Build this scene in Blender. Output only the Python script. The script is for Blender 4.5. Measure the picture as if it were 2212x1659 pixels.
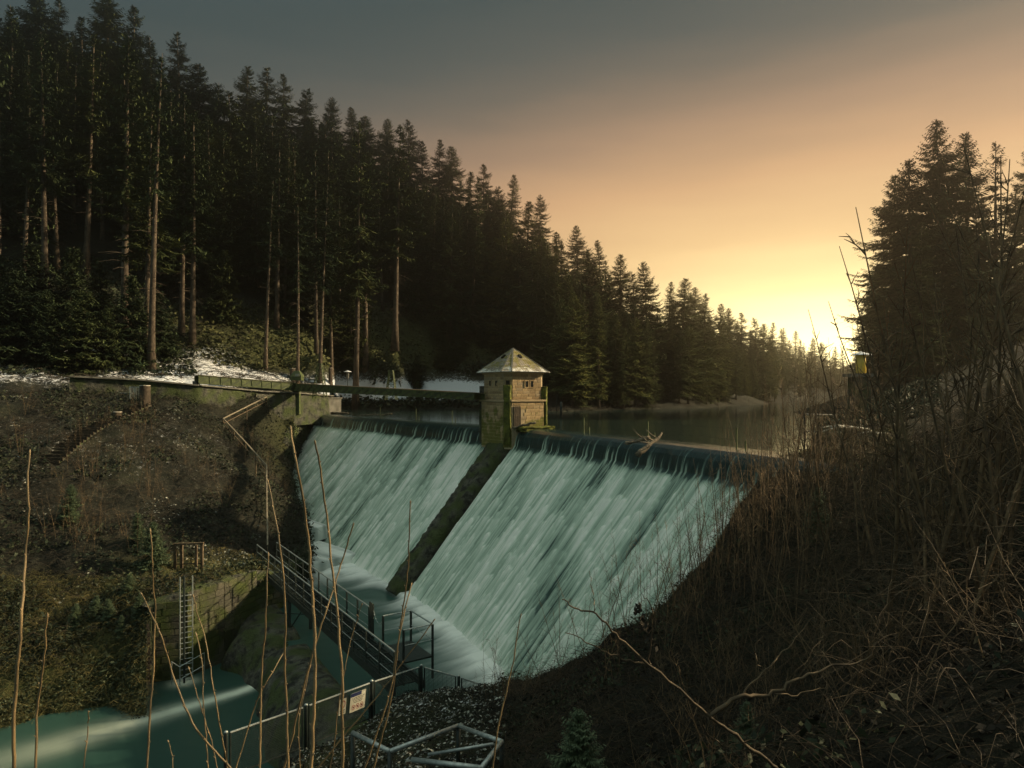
import bpy, math, random
import numpy as np
from mathutils import Vector, Matrix

sc = bpy.context.scene
for o in list(bpy.data.objects):
    bpy.data.objects.remove(o, do_unlink=True)

# ------------------------------------------------------------------ camera
# metres; X right, Y into the valley, Z up; the reservoir surface is z = 0
CX, HY, F, CZ = 1106.0, 850.0, 1475.0, 2.4
cam_d = bpy.data.cameras.new('camera')
cam = bpy.data.objects.new('camera', cam_d)
sc.collection.objects.link(cam)
cam.location = (0, 0, CZ)
cam.rotation_euler = (math.radians(90), 0, 0)
cam_d.sensor_width = 36.0
cam_d.lens = F / 2212.0 * 36.0
cam_d.shift_y = (HY - 829.5) / 2212.0
cam_d.clip_start = 0.05
cam_d.clip_end = 3000
sc.camera = cam

# ------------------------------------------------------------------ sky, sun, exposure
SUN_AZ, SUN_EL = math.radians(78), math.radians(26)      # lamp: low, from the open side of the valley
GLOW_AZ = 0.52                                            # where the afterglow is brightest (radians right of +Y)
world = bpy.data.worlds.new('World'); sc.world = world; world.use_nodes = True
wn, wl = world.node_tree.nodes, world.node_tree.links
wn.clear()
def wnode(t, **k):
    n = wn.new(t)
    for a, b in k.items(): setattr(n, a, b)
    return n
def wmath(op, a, b=None):
    n = wnode('ShaderNodeMath', operation=op)
    for i, s in enumerate((a, b)):
        if s is None: continue
        if isinstance(s, (int, float)): n.inputs[i].default_value = s
        else: wl.new(s, n.inputs[i])
    return n.outputs[0]
tc = wnode('ShaderNodeTexCoord')
sx = wnode('ShaderNodeSeparateXYZ'); wl.new(tc.outputs['Generated'], sx.inputs[0])
el = wmath('ARCSINE', wmath('MAXIMUM', sx.outputs[2], 0.0))
az = wmath('ARCTAN2', sx.outputs[0], sx.outputs[1])
daz = wmath('ABSOLUTE', wmath('WRAP', wmath('SUBTRACT', az, GLOW_AZ), math.pi))
wrapn = daz.node.inputs[0].links[0].from_node
wrapn.inputs[1].default_value = math.pi; wrapn.inputs[2].default_value = -math.pi
# faint bands of thin cloud
mp = wnode('ShaderNodeMapping'); mp.inputs['Scale'].default_value = (2.2, 2.2, 16)
mp.inputs['Rotation'].default_value = (0, 0.12, 0)
wl.new(tc.outputs['Generated'], mp.inputs[0])
nz = wnode('ShaderNodeTexNoise'); nz.inputs['Scale'].default_value = 1.3; nz.inputs['Detail'].default_value = 4
wl.new(mp.outputs[0], nz.inputs['Vector'])
wob = wmath('MULTIPLY', wmath('SUBTRACT', nz.outputs[0], 0.5), 0.06)
k = wmath('MULTIPLY', daz, 0.31)
t = wmath('SQRT', wmath('ADD', wmath('MULTIPLY', el, el), wmath('MULTIPLY', k, k)))
t = wmath('ADD', t, wob)
td = wmath('DIVIDE', t, math.pi / 2)
ramp = wnode('ShaderNodeValToRGB'); wl.new(td, ramp.inputs[0])
def lin(r, g, b):
    f = lambda c: (c / 255 / 12.92) if c / 255 <= 0.04045 else ((c / 255 + 0.055) / 1.055) ** 2.4
    return (f(r), f(g), f(b), 1)
stops = [(0.0, (3.4, 2.8, 1.4, 1)), (0.05, (2.1, 1.7, 0.82, 1)), (0.095, (1.0, 0.76, 0.36, 1)), (0.14, (0.64, 0.42, 0.195, 1)),
         (0.19, lin(183, 144, 104)), (0.235, lin(137, 111, 88)), (0.28, lin(86, 81, 71)), (0.31, lin(66, 70, 65)), (0.35, lin(51, 61, 59)),
         (0.44, lin(48, 63, 67)), (0.60, lin(88, 106, 102)), (0.80, lin(158, 172, 162)), (1.0, lin(180, 190, 178))]
cr = ramp.color_ramp
cr.elements[0].position = 0; cr.elements[0].color = stops[0][1]
cr.elements[1].position = 1; cr.elements[1].color = stops[-1][1]
for p, c in stops[1:-1]:
    e = cr.elements.new(p); e.color = c
skyt = wnode('ShaderNodeTexSky', sky_type='NISHITA', sun_disc=False, sun_elevation=SUN_EL, sun_rotation=SUN_AZ)
bg1 = wnode('ShaderNodeBackground'); wl.new(skyt.outputs[0], bg1.inputs[0]); bg1.inputs[1].default_value = 0.004
bg2 = wnode('ShaderNodeBackground'); wl.new(ramp.outputs[0], bg2.inputs[0]); bg2.inputs[1].default_value = 1.0
ad = wnode('ShaderNodeAddShader'); wl.new(bg1.outputs[0], ad.inputs[0]); wl.new(bg2.outputs[0], ad.inputs[1])
wo = wnode('ShaderNodeOutputWorld'); wl.new(ad.outputs[0], wo.inputs[0])

sun_d = bpy.data.lights.new('sun', 'SUN'); sun_d.energy = 5.0; sun_d.angle = math.radians(1.5); sun_d.color = (1.0, 0.80, 0.50)
sun = bpy.data.objects.new('sun', sun_d); sc.collection.objects.link(sun)
sdir = Vector((math.sin(SUN_AZ) * math.cos(SUN_EL), math.cos(SUN_AZ) * math.cos(SUN_EL), math.sin(SUN_EL)))
sun.rotation_euler = sdir.to_track_quat('Z', 'Y').to_euler()
sun.location = (60, 40, 40)

vs = sc.view_settings
vs.view_transform = 'Standard'; vs.look = 'None'; vs.exposure = 0.68; vs.gamma = 1.0; vs.use_curve_mapping = False
sc.render.engine = 'CYCLES'
sc.cycles.use_denoising = True
sc.cycles.max_bounces = 6; sc.cycles.diffuse_bounces = 3; sc.cycles.glossy_bounces = 3
sc.cycles.transmission_bounces = 3; sc.cycles.volume_bounces = 0; sc.cycles.transparent_max_bounces = 8
sc.cycles.sample_clamp_indirect = 4.0

# ------------------------------------------------------------------ helpers
def at(px, py, D): return ((px - CX) / F * D, D, CZ - (py - HY) / F * D)
def atz(px, D, z): return ((px - CX) / F * D, D, z)
def scr(p): return (CX + p[0] / p[1] * F, HY - (p[2] - CZ) / p[1] * F)

def link(o, parent=None):
    sc.collection.objects.link(o)
    if parent is not None: o.parent = parent
    return o
def tag(o, label=None, cat=None, group=None, kind=None):
    if label: o['label'] = label
    if cat: o['category'] = cat
    if group: o['group'] = group
    if kind: o['kind'] = kind
    return o
def empty(name, loc=(0, 0, 0), rz=0.0):
    o = bpy.data.objects.new(name, None); o.location = loc; o.rotation_euler = (0, 0, rz)
    o.empty_display_size = 0.2
    return link(o)
def obj(name, me, mat=None, parent=None):
    if mat is not None and not me.materials: me.materials.append(mat)
    return link(bpy.data.objects.new(name, me), parent)
def npmesh(name, V, Fc, smooth=False):
    V = np.asarray(V, np.float32).reshape(-1, 3); Fc = np.asarray(Fc, np.int32)
    me = bpy.data.meshes.new(name)
    n, kk = Fc.shape
    me.vertices.add(len(V)); me.vertices.foreach_set('co', V.ravel())
    me.loops.add(n * kk); me.loops.foreach_set('vertex_index', Fc.ravel())
    me.polygons.add(n); me.polygons.foreach_set('loop_start', np.arange(0, n * kk, kk, dtype=np.int32))
    if smooth: me.polygons.foreach_set('use_smooth', np.ones(n, bool))
    me.update(calc_edges=True)
    return me
def attr(me, name, arr):
    a = me.attributes.new(name, 'FLOAT', 'POINT'); a.data.foreach_set('value', np.asarray(arr, np.float32).ravel())

class MB:
    """collects shapes; build() links them as one mesh object"""
    def __init__(s): s.v = []; s.f = []
    def add(s, V, Fc):
        b = len(s.v); s.v.extend([tuple(p) for p in V]); s.f.extend([tuple(i + b for i in q) for q in Fc]); return s
    def box(s, c, size, R=None):
        hx, hy, hz = size[0] / 2, size[1] / 2, size[2] / 2
        V = [Vector((a * hx, b_ * hy, d * hz)) for d in (-1, 1) for b_ in (-1, 1) for a in (-1, 1)]
        if R is not None: V = [R @ p for p in V]
        c = Vector(c)
        return s.add([c + p for p in V], [(0, 2, 3, 1), (4, 5, 7, 6), (0, 1, 5, 4), (2, 6, 7, 3), (0, 4, 6, 2), (1, 3, 7, 5)])
    def bar(s, p, q, w, h, up=(0, 0, 1)):
        p, q = Vector(p), Vector(q); d = q - p; L = d.length
        if L < 1e-6: return s
        x = d / L; u = Vector(up)
        y = u.cross(x)
        if y.length < 1e-4: y = Vector((0, 1, 0)).cross(x)
        y.normalize(); z = x.cross(y)
        return s.box((p + q) / 2, (L, w, h), Matrix((x, y, z)).transposed())
    def tube(s, pts, rad, n=6, cap=True):
        pts = [Vector(p) for p in pts]
        if not hasattr(rad, '__len__'): rad = [rad] * len(pts)
        V = []; N = len(pts); ref = None
        for i, p in enumerate(pts):
            d = (pts[min(i + 1, N - 1)] - pts[max(i - 1, 0)])
            if d.length < 1e-9: d = Vector((0, 0, 1))
            d.normalize()
            if ref is None:
                ref = d.orthogonal().normalized()
            a = (ref - d * ref.dot(d))
            a = a.normalized() if a.length > 1e-6 else d.orthogonal().normalized()
            ref = a; b = d.cross(a)
            for j in range(n):
                an = 2 * math.pi * j / n
                V.append(p + (a * math.cos(an) + b * math.sin(an)) * rad[i])
        Fc = [(i * n + j, i * n + (j + 1) % n, (i + 1) * n + (j + 1) % n, (i + 1) * n + j) for i in range(N - 1) for j in range(n)]
        if cap:
            Fc.append(tuple(range(n - 1, -1, -1))); Fc.append(tuple((N - 1) * n + j for j in range(n)))
        return s.add(V, Fc)
    def prism(s, poly, z0, z1):
        n = len(poly)
        z0 = z0 if hasattr(z0, '__len__') else [z0] * n; z1 = z1 if hasattr(z1, '__len__') else [z1] * n
        V = [(p[0], p[1], z0[i]) for i, p in enumerate(poly)] + [(p[0], p[1], z1[i]) for i, p in enumerate(poly)]
        return s.add(V, [tuple(range(n - 1, -1, -1)), tuple(range(n, 2 * n))] + [(i, (i + 1) % n, n + (i + 1) % n, n + i) for i in range(n)])
    def mesh(s, name, smooth=False):
        me = bpy.data.meshes.new(name); me.from_pydata(s.v, [], s.f)
        if smooth: me.polygons.foreach_set('use_smooth', np.ones(len(me.polygons), bool))
        me.update(); return me
    def build(s, name, mat, parent=None, smooth=False, bevel=0):
        o = obj(name, s.mesh(name, smooth), mat, parent)
        if bevel:
            m = o.modifiers.new('bevel', 'BEVEL'); m.width = bevel; m.segments = 1; m.limit_method = 'ANGLE'
        return o

_tab = np.random.RandomState(7).rand(256, 256)
def vnoise(x, y, seed=0):
    x = np.asarray(x, float) + seed * 17.31; y = np.asarray(y, float) + seed * 9.77
    xi = np.floor(x).astype(int); yi = np.floor(y).astype(int)
    fx = x - xi; fy = y - yi
    fx = fx * fx * (3 - 2 * fx); fy = fy * fy * (3 - 2 * fy)
    a = _tab[xi & 255, yi & 255]; b = _tab[(xi + 1) & 255, yi & 255]
    c = _tab[xi & 255, (yi + 1) & 255]; d = _tab[(xi + 1) & 255, (yi + 1) & 255]
    return (a * (1 - fx) + b * fx) * (1 - fy) + (c * (1 - fx) + d * fx) * fy
def fbm(x, y, o=4, seed=0):
    s = 0; a = 0.5
    for i in range(o):
        s = s + a * (vnoise(x, y, seed + i) - 0.5); x = np.asarray(x) * 2.03; y = np.asarray(y) * 2.03; a *= 0.5
    return s
def inpoly(X, Y, poly):
    X = np.asarray(X); Y = np.asarray(Y); r = np.zeros(X.shape, bool); n = len(poly); j = n - 1
    for i in range(n):
        xi, yi = poly[i][:2]; xj, yj = poly[j][:2]
        if yi != yj:
            c = ((yi > Y) != (yj > Y)) & (X < (xj - xi) * (Y - yi) / (yj - yi) + xi)
            r ^= c
        j = i
    return r
class Surf:
    """height field through scattered points (linear-kernel spline)"""
    def __init__(s, pts):
        P = np.array(pts, float); s.c = P[:, :2]; n = len(P)
        r = np.sqrt(((s.c[:, None] - s.c[None]) ** 2).sum(-1))
        A = np.zeros((n + 3, n + 3)); A[:n, :n] = r + np.eye(n) * -0.02; A[:n, n] = 1; A[:n, n + 1:] = s.c; A[n:, :n] = A[:n, n:].T
        s.w = np.linalg.lstsq(A, np.concatenate([P[:, 2], np.zeros(3)]), rcond=None)[0]
    def __call__(s, X, Y):
        X = np.asarray(X, float); Y = np.asarray(Y, float); sh = X.shape
        x = X.ravel(); y = Y.ravel(); out = np.empty(x.shape)
        for i in range(0, len(x), 20000):
            xx, yy = x[i:i + 20000], y[i:i + 20000]
            r = np.sqrt((xx[:, None] - s.c[:, 0]) ** 2 + (yy[:, None] - s.c[:, 1]) ** 2)
            n = len(s.c); out[i:i + 20000] = r @ s.w[:n] + s.w[n] + xx * s.w[n + 1] + yy * s.w[n + 2]
        return out.reshape(sh)

# ------------------------------------------------------------------ materials
class M:
    """a small wrapper round a node material"""
    def __init__(s, name, rough=0.8, spec=0.3):
        s.m = bpy.data.materials.new(name); s.m.use_nodes = True
        s.n = s.m.node_tree.nodes; s.l = s.m.node_tree.links
        s.b = s.n['Principled BSDF']; s.b.inputs['Roughness'].default_value = rough
        s.b.inputs['Specular IOR Level'].default_value = spec
        s.tc = s.n.new('ShaderNodeTexCoord')
    def set(s, k, v):
        if isinstance(v, bpy.types.NodeSocket): s.l.new(v, s.b.inputs[k])
        else: s.b.inputs[k].default_value = v
        return s
    def vec(s, coord='Object', scale=(1, 1, 1)):
        mp = s.n.new('ShaderNodeMapping'); s.l.new(s.tc.outputs[coord] if isinstance(coord, str) else coord, mp.inputs[0])
        mp.inputs['Scale'].default_value = scale; return mp.outputs[0]
    def noise(s, scale, detail=4, vec=None, rough=0.55, dist=0):
        n = s.n.new('ShaderNodeTexNoise'); n.inputs['Scale'].default_value = scale; n.inputs['Detail'].default_value = detail
        n.inputs['Roughness'].default_value = rough; n.inputs['Distortion'].default_value = dist
        s.l.new(vec if vec is not None else s.tc.outputs['Object'], n.inputs['Vector']); return n.outputs[0]
    def at(s, name):
        n = s.n.new('ShaderNodeAttribute'); n.attribute_name = name; return n.outputs['Fac']
    def rnd(s):
        return s.n.new('ShaderNodeObjectInfo').outputs['Random']
    def ramp(s, x, stops):
        n = s.n.new('ShaderNodeValToRGB'); s.l.new(x, n.inputs[0]); e = n.color_ramp.elements
        def c4(c): return (c, c, c, 1) if isinstance(c, (int, float)) else tuple(c) + (1,)
        e[0].position, e[0].color = stops[0][0], c4(stops[0][1]); e[1].position, e[1].color = stops[-1][0], c4(stops[-1][1])
        for p, c in stops[1:-1]: q = e.new(p); q.color = c4(c)
        return n.outputs[0]
    def math(s, op, a, b=0.0, clamp=False):
        n = s.n.new('ShaderNodeMath'); n.operation = op; n.use_clamp = clamp
        for i, v in enumerate((a, b)):
            if isinstance(v, (int, float)): n.inputs[i].default_value = v
            else: s.l.new(v, n.inputs[i])
        return n.outputs[0]
    def mix(s, f, a, b, blend='MIX'):
        n = s.n.new('ShaderNodeMix'); n.data_type = 'RGBA'; n.blend_type = blend
        for i, v in ((0, f), (6, a), (7, b)):
            if isinstance(v, bpy.types.NodeSocket): s.l.new(v, n.inputs[i])
            elif isinstance(v, (int, float)): n.inputs[i].default_value = v if i == 0 else (v, v, v, 1)
            else: n.inputs[i].default_value = tuple(v) + (1,)
        return n.outputs[2]
    def bump(s, h, strength=0.5, dist=0.05):
        n = s.n.new('ShaderNodeBump'); n.inputs['Strength'].default_value = strength; n.inputs['Distance'].default_value = dist
        s.l.new(h, n.inputs['Height']); s.l.new(n.outputs[0], s.b.inputs['Normal']); return s
    def up(s):
        g = s.n.new('ShaderNodeNewGeometry'); q = s.n.new('ShaderNodeSeparateXYZ'); s.l.new(g.outputs['Normal'], q.inputs[0]); return q.outputs[2]

def two_tone(name, c1, c2, scale, rough=0.8, bump=0.3, bscale=None, bdist=0.02, rnd=0.0, spec=0.25, metal=0.0, lo=0.35, hi=0.65):
    m = M(name, rough, spec)
    f = m.ramp(m.noise(scale, 5), [(lo, 0.0), (hi, 1.0)])
    c = m.mix(f, c1, c2)
    if rnd:
        r = m.ramp(m.rnd(), [(0, 1 - rnd), (1, 1 + rnd * 0.6)])
        c = m.mix(1.0, c, r, 'MULTIPLY')
    m.set('Base Color', c).set('Metallic', metal)
    if bump: m.bump(m.noise(bscale or scale * 4, 4), bump, bdist)
    return m.m

MT = {}
MT['bark'] = two_tone('spruce_bark', (0.05, 0.036, 0.026), (0.13, 0.10, 0.07), 3.0, 0.9, 0.6, 14, 0.03, 0.35)
m = M('spruce_needles', 0.9, 0.05)
c = m.mix(m.ramp(m.noise(0.9, 3), [(0.3, 0.0), (0.7, 1.0)]), (0.016, 0.028, 0.017), (0.068, 0.082, 0.036))
c = m.mix(1.0, c, m.ramp(m.rnd(), [(0, (0.55, 0.62, 0.65)), (0.5, (0.95, 1.0, 0.95)), (1, (1.55, 1.4, 1.05))]), 'MULTIPLY')
m.set('Base Color', c); MT['needles'] = m.m
m = M('sunlit_spruce_needles', 0.9, 0.05)  # lit copy of the spruce needles: sunlight on the lake slope put into the colour
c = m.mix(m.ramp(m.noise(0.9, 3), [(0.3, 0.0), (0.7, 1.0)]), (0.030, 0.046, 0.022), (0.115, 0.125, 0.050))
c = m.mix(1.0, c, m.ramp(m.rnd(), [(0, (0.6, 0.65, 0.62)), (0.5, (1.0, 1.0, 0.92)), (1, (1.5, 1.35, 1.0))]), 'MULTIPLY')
m.set('Base Color', c); MT['needles_lit'] = m.m
m = M('young_fir_needles', 0.6, 0.3)
c = m.mix(m.ramp(m.noise(6, 3), [(0.3, 0.0), (0.7, 1.0)]), (0.03, 0.055, 0.03), (0.10, 0.13, 0.065))
m.set('Base Color', c); MT['fir'] = m.m
MT['twig'] = two_tone('bare_twig', (0.04, 0.03, 0.02), (0.14, 0.10, 0.06), 5, 0.75, 0, rnd=0.3)
MT['shrub_twig'] = two_tone('shrub_twig', (0.07, 0.05, 0.032), (0.24, 0.16, 0.085), 5, 0.7, 0, rnd=0.3)
MT['sapling'] = two_tone('sapling_bark', (0.10, 0.075, 0.042), (0.24, 0.165, 0.08), 9, 0.6, 0.4, 40, 0.003, 0.15, spec=0.35)
MT['bud'] = two_tone('bud', (0.2, 0.14, 0.08), (0.34, 0.25, 0.15), 60, 0.6, 0)
MT['dead_twig'] = two_tone('dead_scrub', (0.012, 0.011, 0.009), (0.062, 0.05, 0.036), 0.5, 0.85, 0)
MT['bramble'] = two_tone('bramble_leaf', (0.012, 0.020, 0.012), (0.045, 0.056, 0.026), 0.6, 0.7, 0)
MT['grass'] = two_tone('winter_grass', (0.07, 0.07, 0.028), (0.18, 0.15, 0.06), 0.8, 0.8, 0)
MT['moss_brush'] = two_tone('mossy_brush', (0.03, 0.036, 0.014), (0.10, 0.10, 0.035), 0.4, 0.85, 0)
MT['litter'] = two_tone('leaf_litter', (0.006, 0.006, 0.005), (0.028, 0.023, 0.017), 1.2, 0.85, 0)
MT['frost_leaf'] = two_tone('frosted_litter', (0.12, 0.12, 0.09), (0.42, 0.43, 0.38), 1.2, 0.8, 0)

def ground_mat(name, d1, d2, moss, hi=(0.05, 0.047, 0.034)):
    m = M(name, 0.92, 0.15)
    big = m.noise(0.35, 5); fine = m.noise(3.2, 6, rough=0.7); tiny = m.noise(14, 4, rough=0.7)
    base = m.mix(m.ramp(big, [(0.35, 0.0), (0.65, 1.0)]), d1, d2)
    base = m.mix(m.math('MULTIPLY', m.ramp(fine, [(0.4, 0.0), (0.62, 1.0)]), 0.6), base, hi)
    base = m.mix(m.math('MULTIPLY', m.at('moss'), m.ramp(fine, [(0.3, 0.3), (0.55, 1.0)])), base, moss)
    sn = m.math('ADD', m.math('MULTIPLY', fine, 0.55), m.math('MULTIPLY', tiny, 0.45))
    sn = m.math('ADD', sn, m.math('MULTIPLY', m.math('SUBTRACT', m.at('snow'), 0.5), 0.55))
    sn = m.ramp(sn, [(0.50, 0.0), (0.57, 1.0)])
    c = m.mix(sn, base, (0.78, 0.79, 0.82))
    m.set('Base Color', c)
    m.bump(m.math('ADD', m.math('MULTIPLY', fine, 1.0), m.math('MULTIPLY', tiny, 0.4)), 0.9, 0.18)
    return m.m
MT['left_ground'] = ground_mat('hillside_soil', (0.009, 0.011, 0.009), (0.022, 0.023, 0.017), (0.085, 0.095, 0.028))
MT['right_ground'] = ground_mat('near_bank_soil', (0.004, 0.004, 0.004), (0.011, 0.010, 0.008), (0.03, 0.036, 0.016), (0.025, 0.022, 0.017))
# ------------------------------------------------------------------ terrain
POOL_Z, STREAM_Z = -10.0, -11.5
Lp = [  # (px, py, distance): left bank from the stream up through the scrub to the forest floor
 (-900,1500,30),(-900,1200,36),(-900,1000,42),(-900,830,52),(-900,700,64),(-900,500,90),
 (-400,1540,28),(-400,1690,25.5),(-400,1180,36),(-400,1000,42),(-400,830,53),(-400,720,66),
 (0,1570,28.5),(0,1650,27.2),(0,1430,31),(0,1180,37),(0,1000,44),(0,840,56),(0,823,58.5),(0,815,61),(0,770,66),(0,720,72),
 (120,1545,29.3),(120,1630,28),(120,1400,31.8),
 (200,1530,30.1),(200,1600,29),(200,1350,33.2),(200,1180,38),(200,1000,46),(200,860,58),(200,822,63),(200,812,66),(200,770,70),(200,725,76),
 (270,1430,31.8),(290,1560,29.4),(250,1580,29.2),(316,1545,29.8),(280,1340,33.2),(330,1308,33.2),(330,1180,39.5),
 (400,1284,33.7),(400,1232,38.0),(400,1190,40),(400,1100,43.5),(400,1000,49),(400,890,58),(400,860,62.5),(400,836,63.2),(400,824,67),(400,805,74),(400,745,82),(400,700,88),
 (480,1258,35.7),(480,1215,40),(480,1130,44.5),(482,1000,52),(482,928,60),(480,880,65),
 (550,1236,38.0),(560,1213,41),(577,1206,43.5),(540,1110,47),(576,1034,52),(560,960,60),(560,880,68),(560,852,70),(560,840,71),(560,820,80),(560,760,88),(560,700,96),
 (610,1240,40.0),(640,1214,43.5),(662,1202,47),(640,1110,57),(612,1018,67),(630,960,71),(650,940,75),(690,893,79.5),(640,890,73),(640,862,74),(640,850,75),(640,835,84),(640,800,88),
 (700,868,82),(720,866,84),(720,884,92),(760,884,102),(700,845,98),(700,805,92),(700,755,90),(690,730,98),
 (900,885,103),(900,868,106),(900,850,111),(900,815,113),(900,795,115),(855,740,104),(900,735,118),
 (1040,885,103),(1040,866,107),(1040,835,112),(1040,795,116),(1050,770,119),
 (1150,889,93),(1150,860,101),(1150,820,109),(1240,891,88),(1240,870,98),(1300,886,99),(1300,870,106),(1400,884,104),(1400,865,113),
 (1500,882,111),(1500,862,122),(1600,876,137),(1600,852,150),(1700,870,178),(1700,846,195),(1780,866,225),(1780,842,250),(1830,862,295),(1830,842,330),
]
L3 = [at(*p) for p in Lp]
for px, D, z in [(-900,140,45),(-400,110,38),(0,100,34),(200,110,40),(400,120,40),(600,150,46),(800,160,42),(1000,170,35),(1170,170,28),(1300,170,17),
                 (1400,180,14),(1500,200,11),(1700,260,6),(1800,330,5),(-400,200,60),(0,200,66),(400,220,66),(800,260,60),(1200,300,45),(1500,320,25),(1700,340,10),(1836,345,3),
                 # bed of the reservoir and of the stream
                 (760,96,-1.5),(900,98,-1.5),(1040,98,-1.5),(1150,88,-1.5),(1240,83,-1.5),(1300,93,-1.5),(1400,98,-1.5),(1500,104,-1.5),(1600,128,-1.5),(1700,165,-2),(1780,205,-2),(1840,260,-2),
                 (-400,20,-13.5),(0,22,-13.5),(200,24,-13.5)]:
    L3.append(atz(px, D, z))
left_h = Surf(L3)

EDGE = [(322,1318,32.8),(334,1306,33.05),(400,1284,33.5),(480,1258,35.5),(550,1236,37.8),(606,1240,39.6),(640,1216,43.2),(664,1202,47.2),(650,1140,54),(641,1110,57.4),(625,1060,62.5),(612,1018,67.4),(630,965,71.8),(650,940,75.2),(690,893,79.8)]
EDGE3 = [at(*p) for p in EDGE]
LEFT_POLY = [(p[0], p[1]) for p in EDGE3] + [atz(716,84.5,0)[:2], atz(722,95,0)[:2], atz(760,94,0)[:2], atz(1040,96,0)[:2], atz(1150,86,0)[:2], atz(1240,81,0)[:2], atz(1300,91,0)[:2],
    atz(1500,103,0)[:2], atz(1600,127,0)[:2], atz(1700,164,0)[:2], atz(1780,204,0)[:2], atz(1845,260,0)[:2], atz(1850,345,0)[:2], atz(-1000,345,0)[:2], atz(-1000,22,0)[:2], atz(0,22,0)[:2], atz(200,22,0)[:2], atz(318,25,0)[:2], atz(318,32.4,0)[:2]]

def polar_terrain(name, surf, pxs, Ds, mask, mat, rough, snow, moss, seed):
    PX, DD = np.meshgrid(pxs, Ds)
    X = (PX - CX) / F * DD; Y = DD
    Z = surf(X, Y)
    Z = Z + rough * (fbm(X * 0.5, Y * 0.5, 4, seed) * 1.4 + fbm(X * 2.2, Y * 2.2, 3, seed + 5) * 0.5) * np.clip(DD / 12, 0.15, 1.6)
    nr, nc = X.shape
    idx = np.arange(nr * nc).reshape(nr, nc)
    Fc = np.stack([idx[:-1, :-1], idx[:-1, 1:], idx[1:, 1:], idx[1:, :-1]], -1).reshape(-1, 4)
    cxs = X.ravel()[Fc].mean(1); cys = Y.ravel()[Fc].mean(1)
    czs = Z.ravel()[Fc].mean(1)
    Fc = Fc[mask(cxs, cys) & (cxs > -190) & (cxs < 270) & (czs < 74) & (czs > -15)]
    used = np.unique(Fc); re = -np.ones(nr * nc, int); re[used] = np.arange(len(used))
    V = np.stack([X, Y, Z], -1).reshape(-1, 3)[used]
    me = npmesh(name, V, re[Fc], True)
    attr(me, 'snow', snow(PX.ravel()[used], DD.ravel()[used], V)); attr(me, 'moss', moss(PX.ravel()[used], DD.ravel()[used], V))
    o = obj(name, me, mat)
    return tag(o, kind='structure')

def bump2(x, a, b, s):  # soft box
    return 1 / (1 + np.exp(-(x - a) / s)) * 1 / (1 + np.exp((x - b) / s))
def Lsnow(px, D, V):
    z = V[:, 2]; py = HY - (z - CZ) / D * F
    s = 0.34 * bump2(py, 830, 1200, 25) * bump2(px, -400, 560, 30)
    s += 0.55 * bump2(py, 735, 825, 9) * bump2(px, -400, 560, 40)             # felled strip above the track
    s += 0.55 * bump2(py, 804, 834, 5) * bump2(px, 330, 700, 20)             # flat by the girder
    s += 0.95 * bump2(py, 826, 866, 4) * bump2(px, 690, 1060, 10)            # snowy apron behind the crest
    s += 0.42 * bump2(py, 786, 826, 6) * bump2(px, 690, 1060, 15)
    s += 0.25 * bump2(py, 860, 900, 10) * bump2(px, 1180, 1330, 20)
    return np.clip(s + 0.25 * fbm(V[:, 0] * .25, V[:, 1] * .25, 3, 31), 0, 1.2)
def Lmoss(px, D, V):
    z = V[:, 2]; py = HY - (z - CZ) / D * F
    s = 0.9 * bump2(py, 690, 800, 12) * bump2(px, 380, 1100, 40)
    s += 0.9 * bump2(py, 890, 1010, 20) * bump2(px, 590, 720, 20)
    s += 1.0 * bump2(py, 1215, 1320, 12) * bump2(px, 300, 620, 30)
    s += 0.7 * (py > 1250) * bump2(px, -300, 330, 30)
    return np.clip(s * .8 + 0.5 * fbm(V[:, 0] * .3, V[:, 1] * .3, 3, 41), 0, 1)
pxs = np.arange(-960, 1850, 11.0); Ds = 23.0 * (345 / 23.0) ** np.linspace(0, 1, 330)
left_bank = polar_terrain('left_hillside', left_h, pxs, Ds, lambda x, y: inpoly(x, y, LEFT_POLY), MT['left_ground'], 0.55, Lsnow, Lmoss, 3)

R3 = [(0,0,0.7),(-3,0,0.2),(3,0,1.0),(6,0,2.0),(10,0,4.0),(-8,0,-1.2),(0,-6,1.6),(8,-6,4),(-8,-6,0),(20,0,8),(20,-6,9),(-20,0,-6),(-20,-6,-4),
      (-4,8,-4.4),(-2,10,-4.8),(0,8,-3.6),(2,8,-2.6),(-8,8,-6.2),(-14,8,-8.5),(-1,4,-1.6),(-3,4,-1.9),(1,4,-1.0),(-6,4,-3.2),
      (-6,14,-7.2),(-10,14,-8.8),(-3,13,-5.9)]
fence_pts = [(488,17.5,-7.45),(661,19.5,-7.68),(803,22,-8.05),(910,24,-8.3),(991,24.5,-8.35),(1037,25,-8.35)]
R3 += [atz(*p) for p in fence_pts]
R3 += [atz(345,16.5,-7.6),atz(300,15,-9.0),atz(345,19,-11.8),atz(600,21.5,-11.6),atz(740,24.5,-11.4),atz(830,25.6,-10.9),atz(910,26.6,-11.0),atz(990,27.2,-11.0),atz(1050,27.6,-11.0),
       atz(850,23.6,-8.2),atz(880,24.4,-8.25)]
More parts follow.
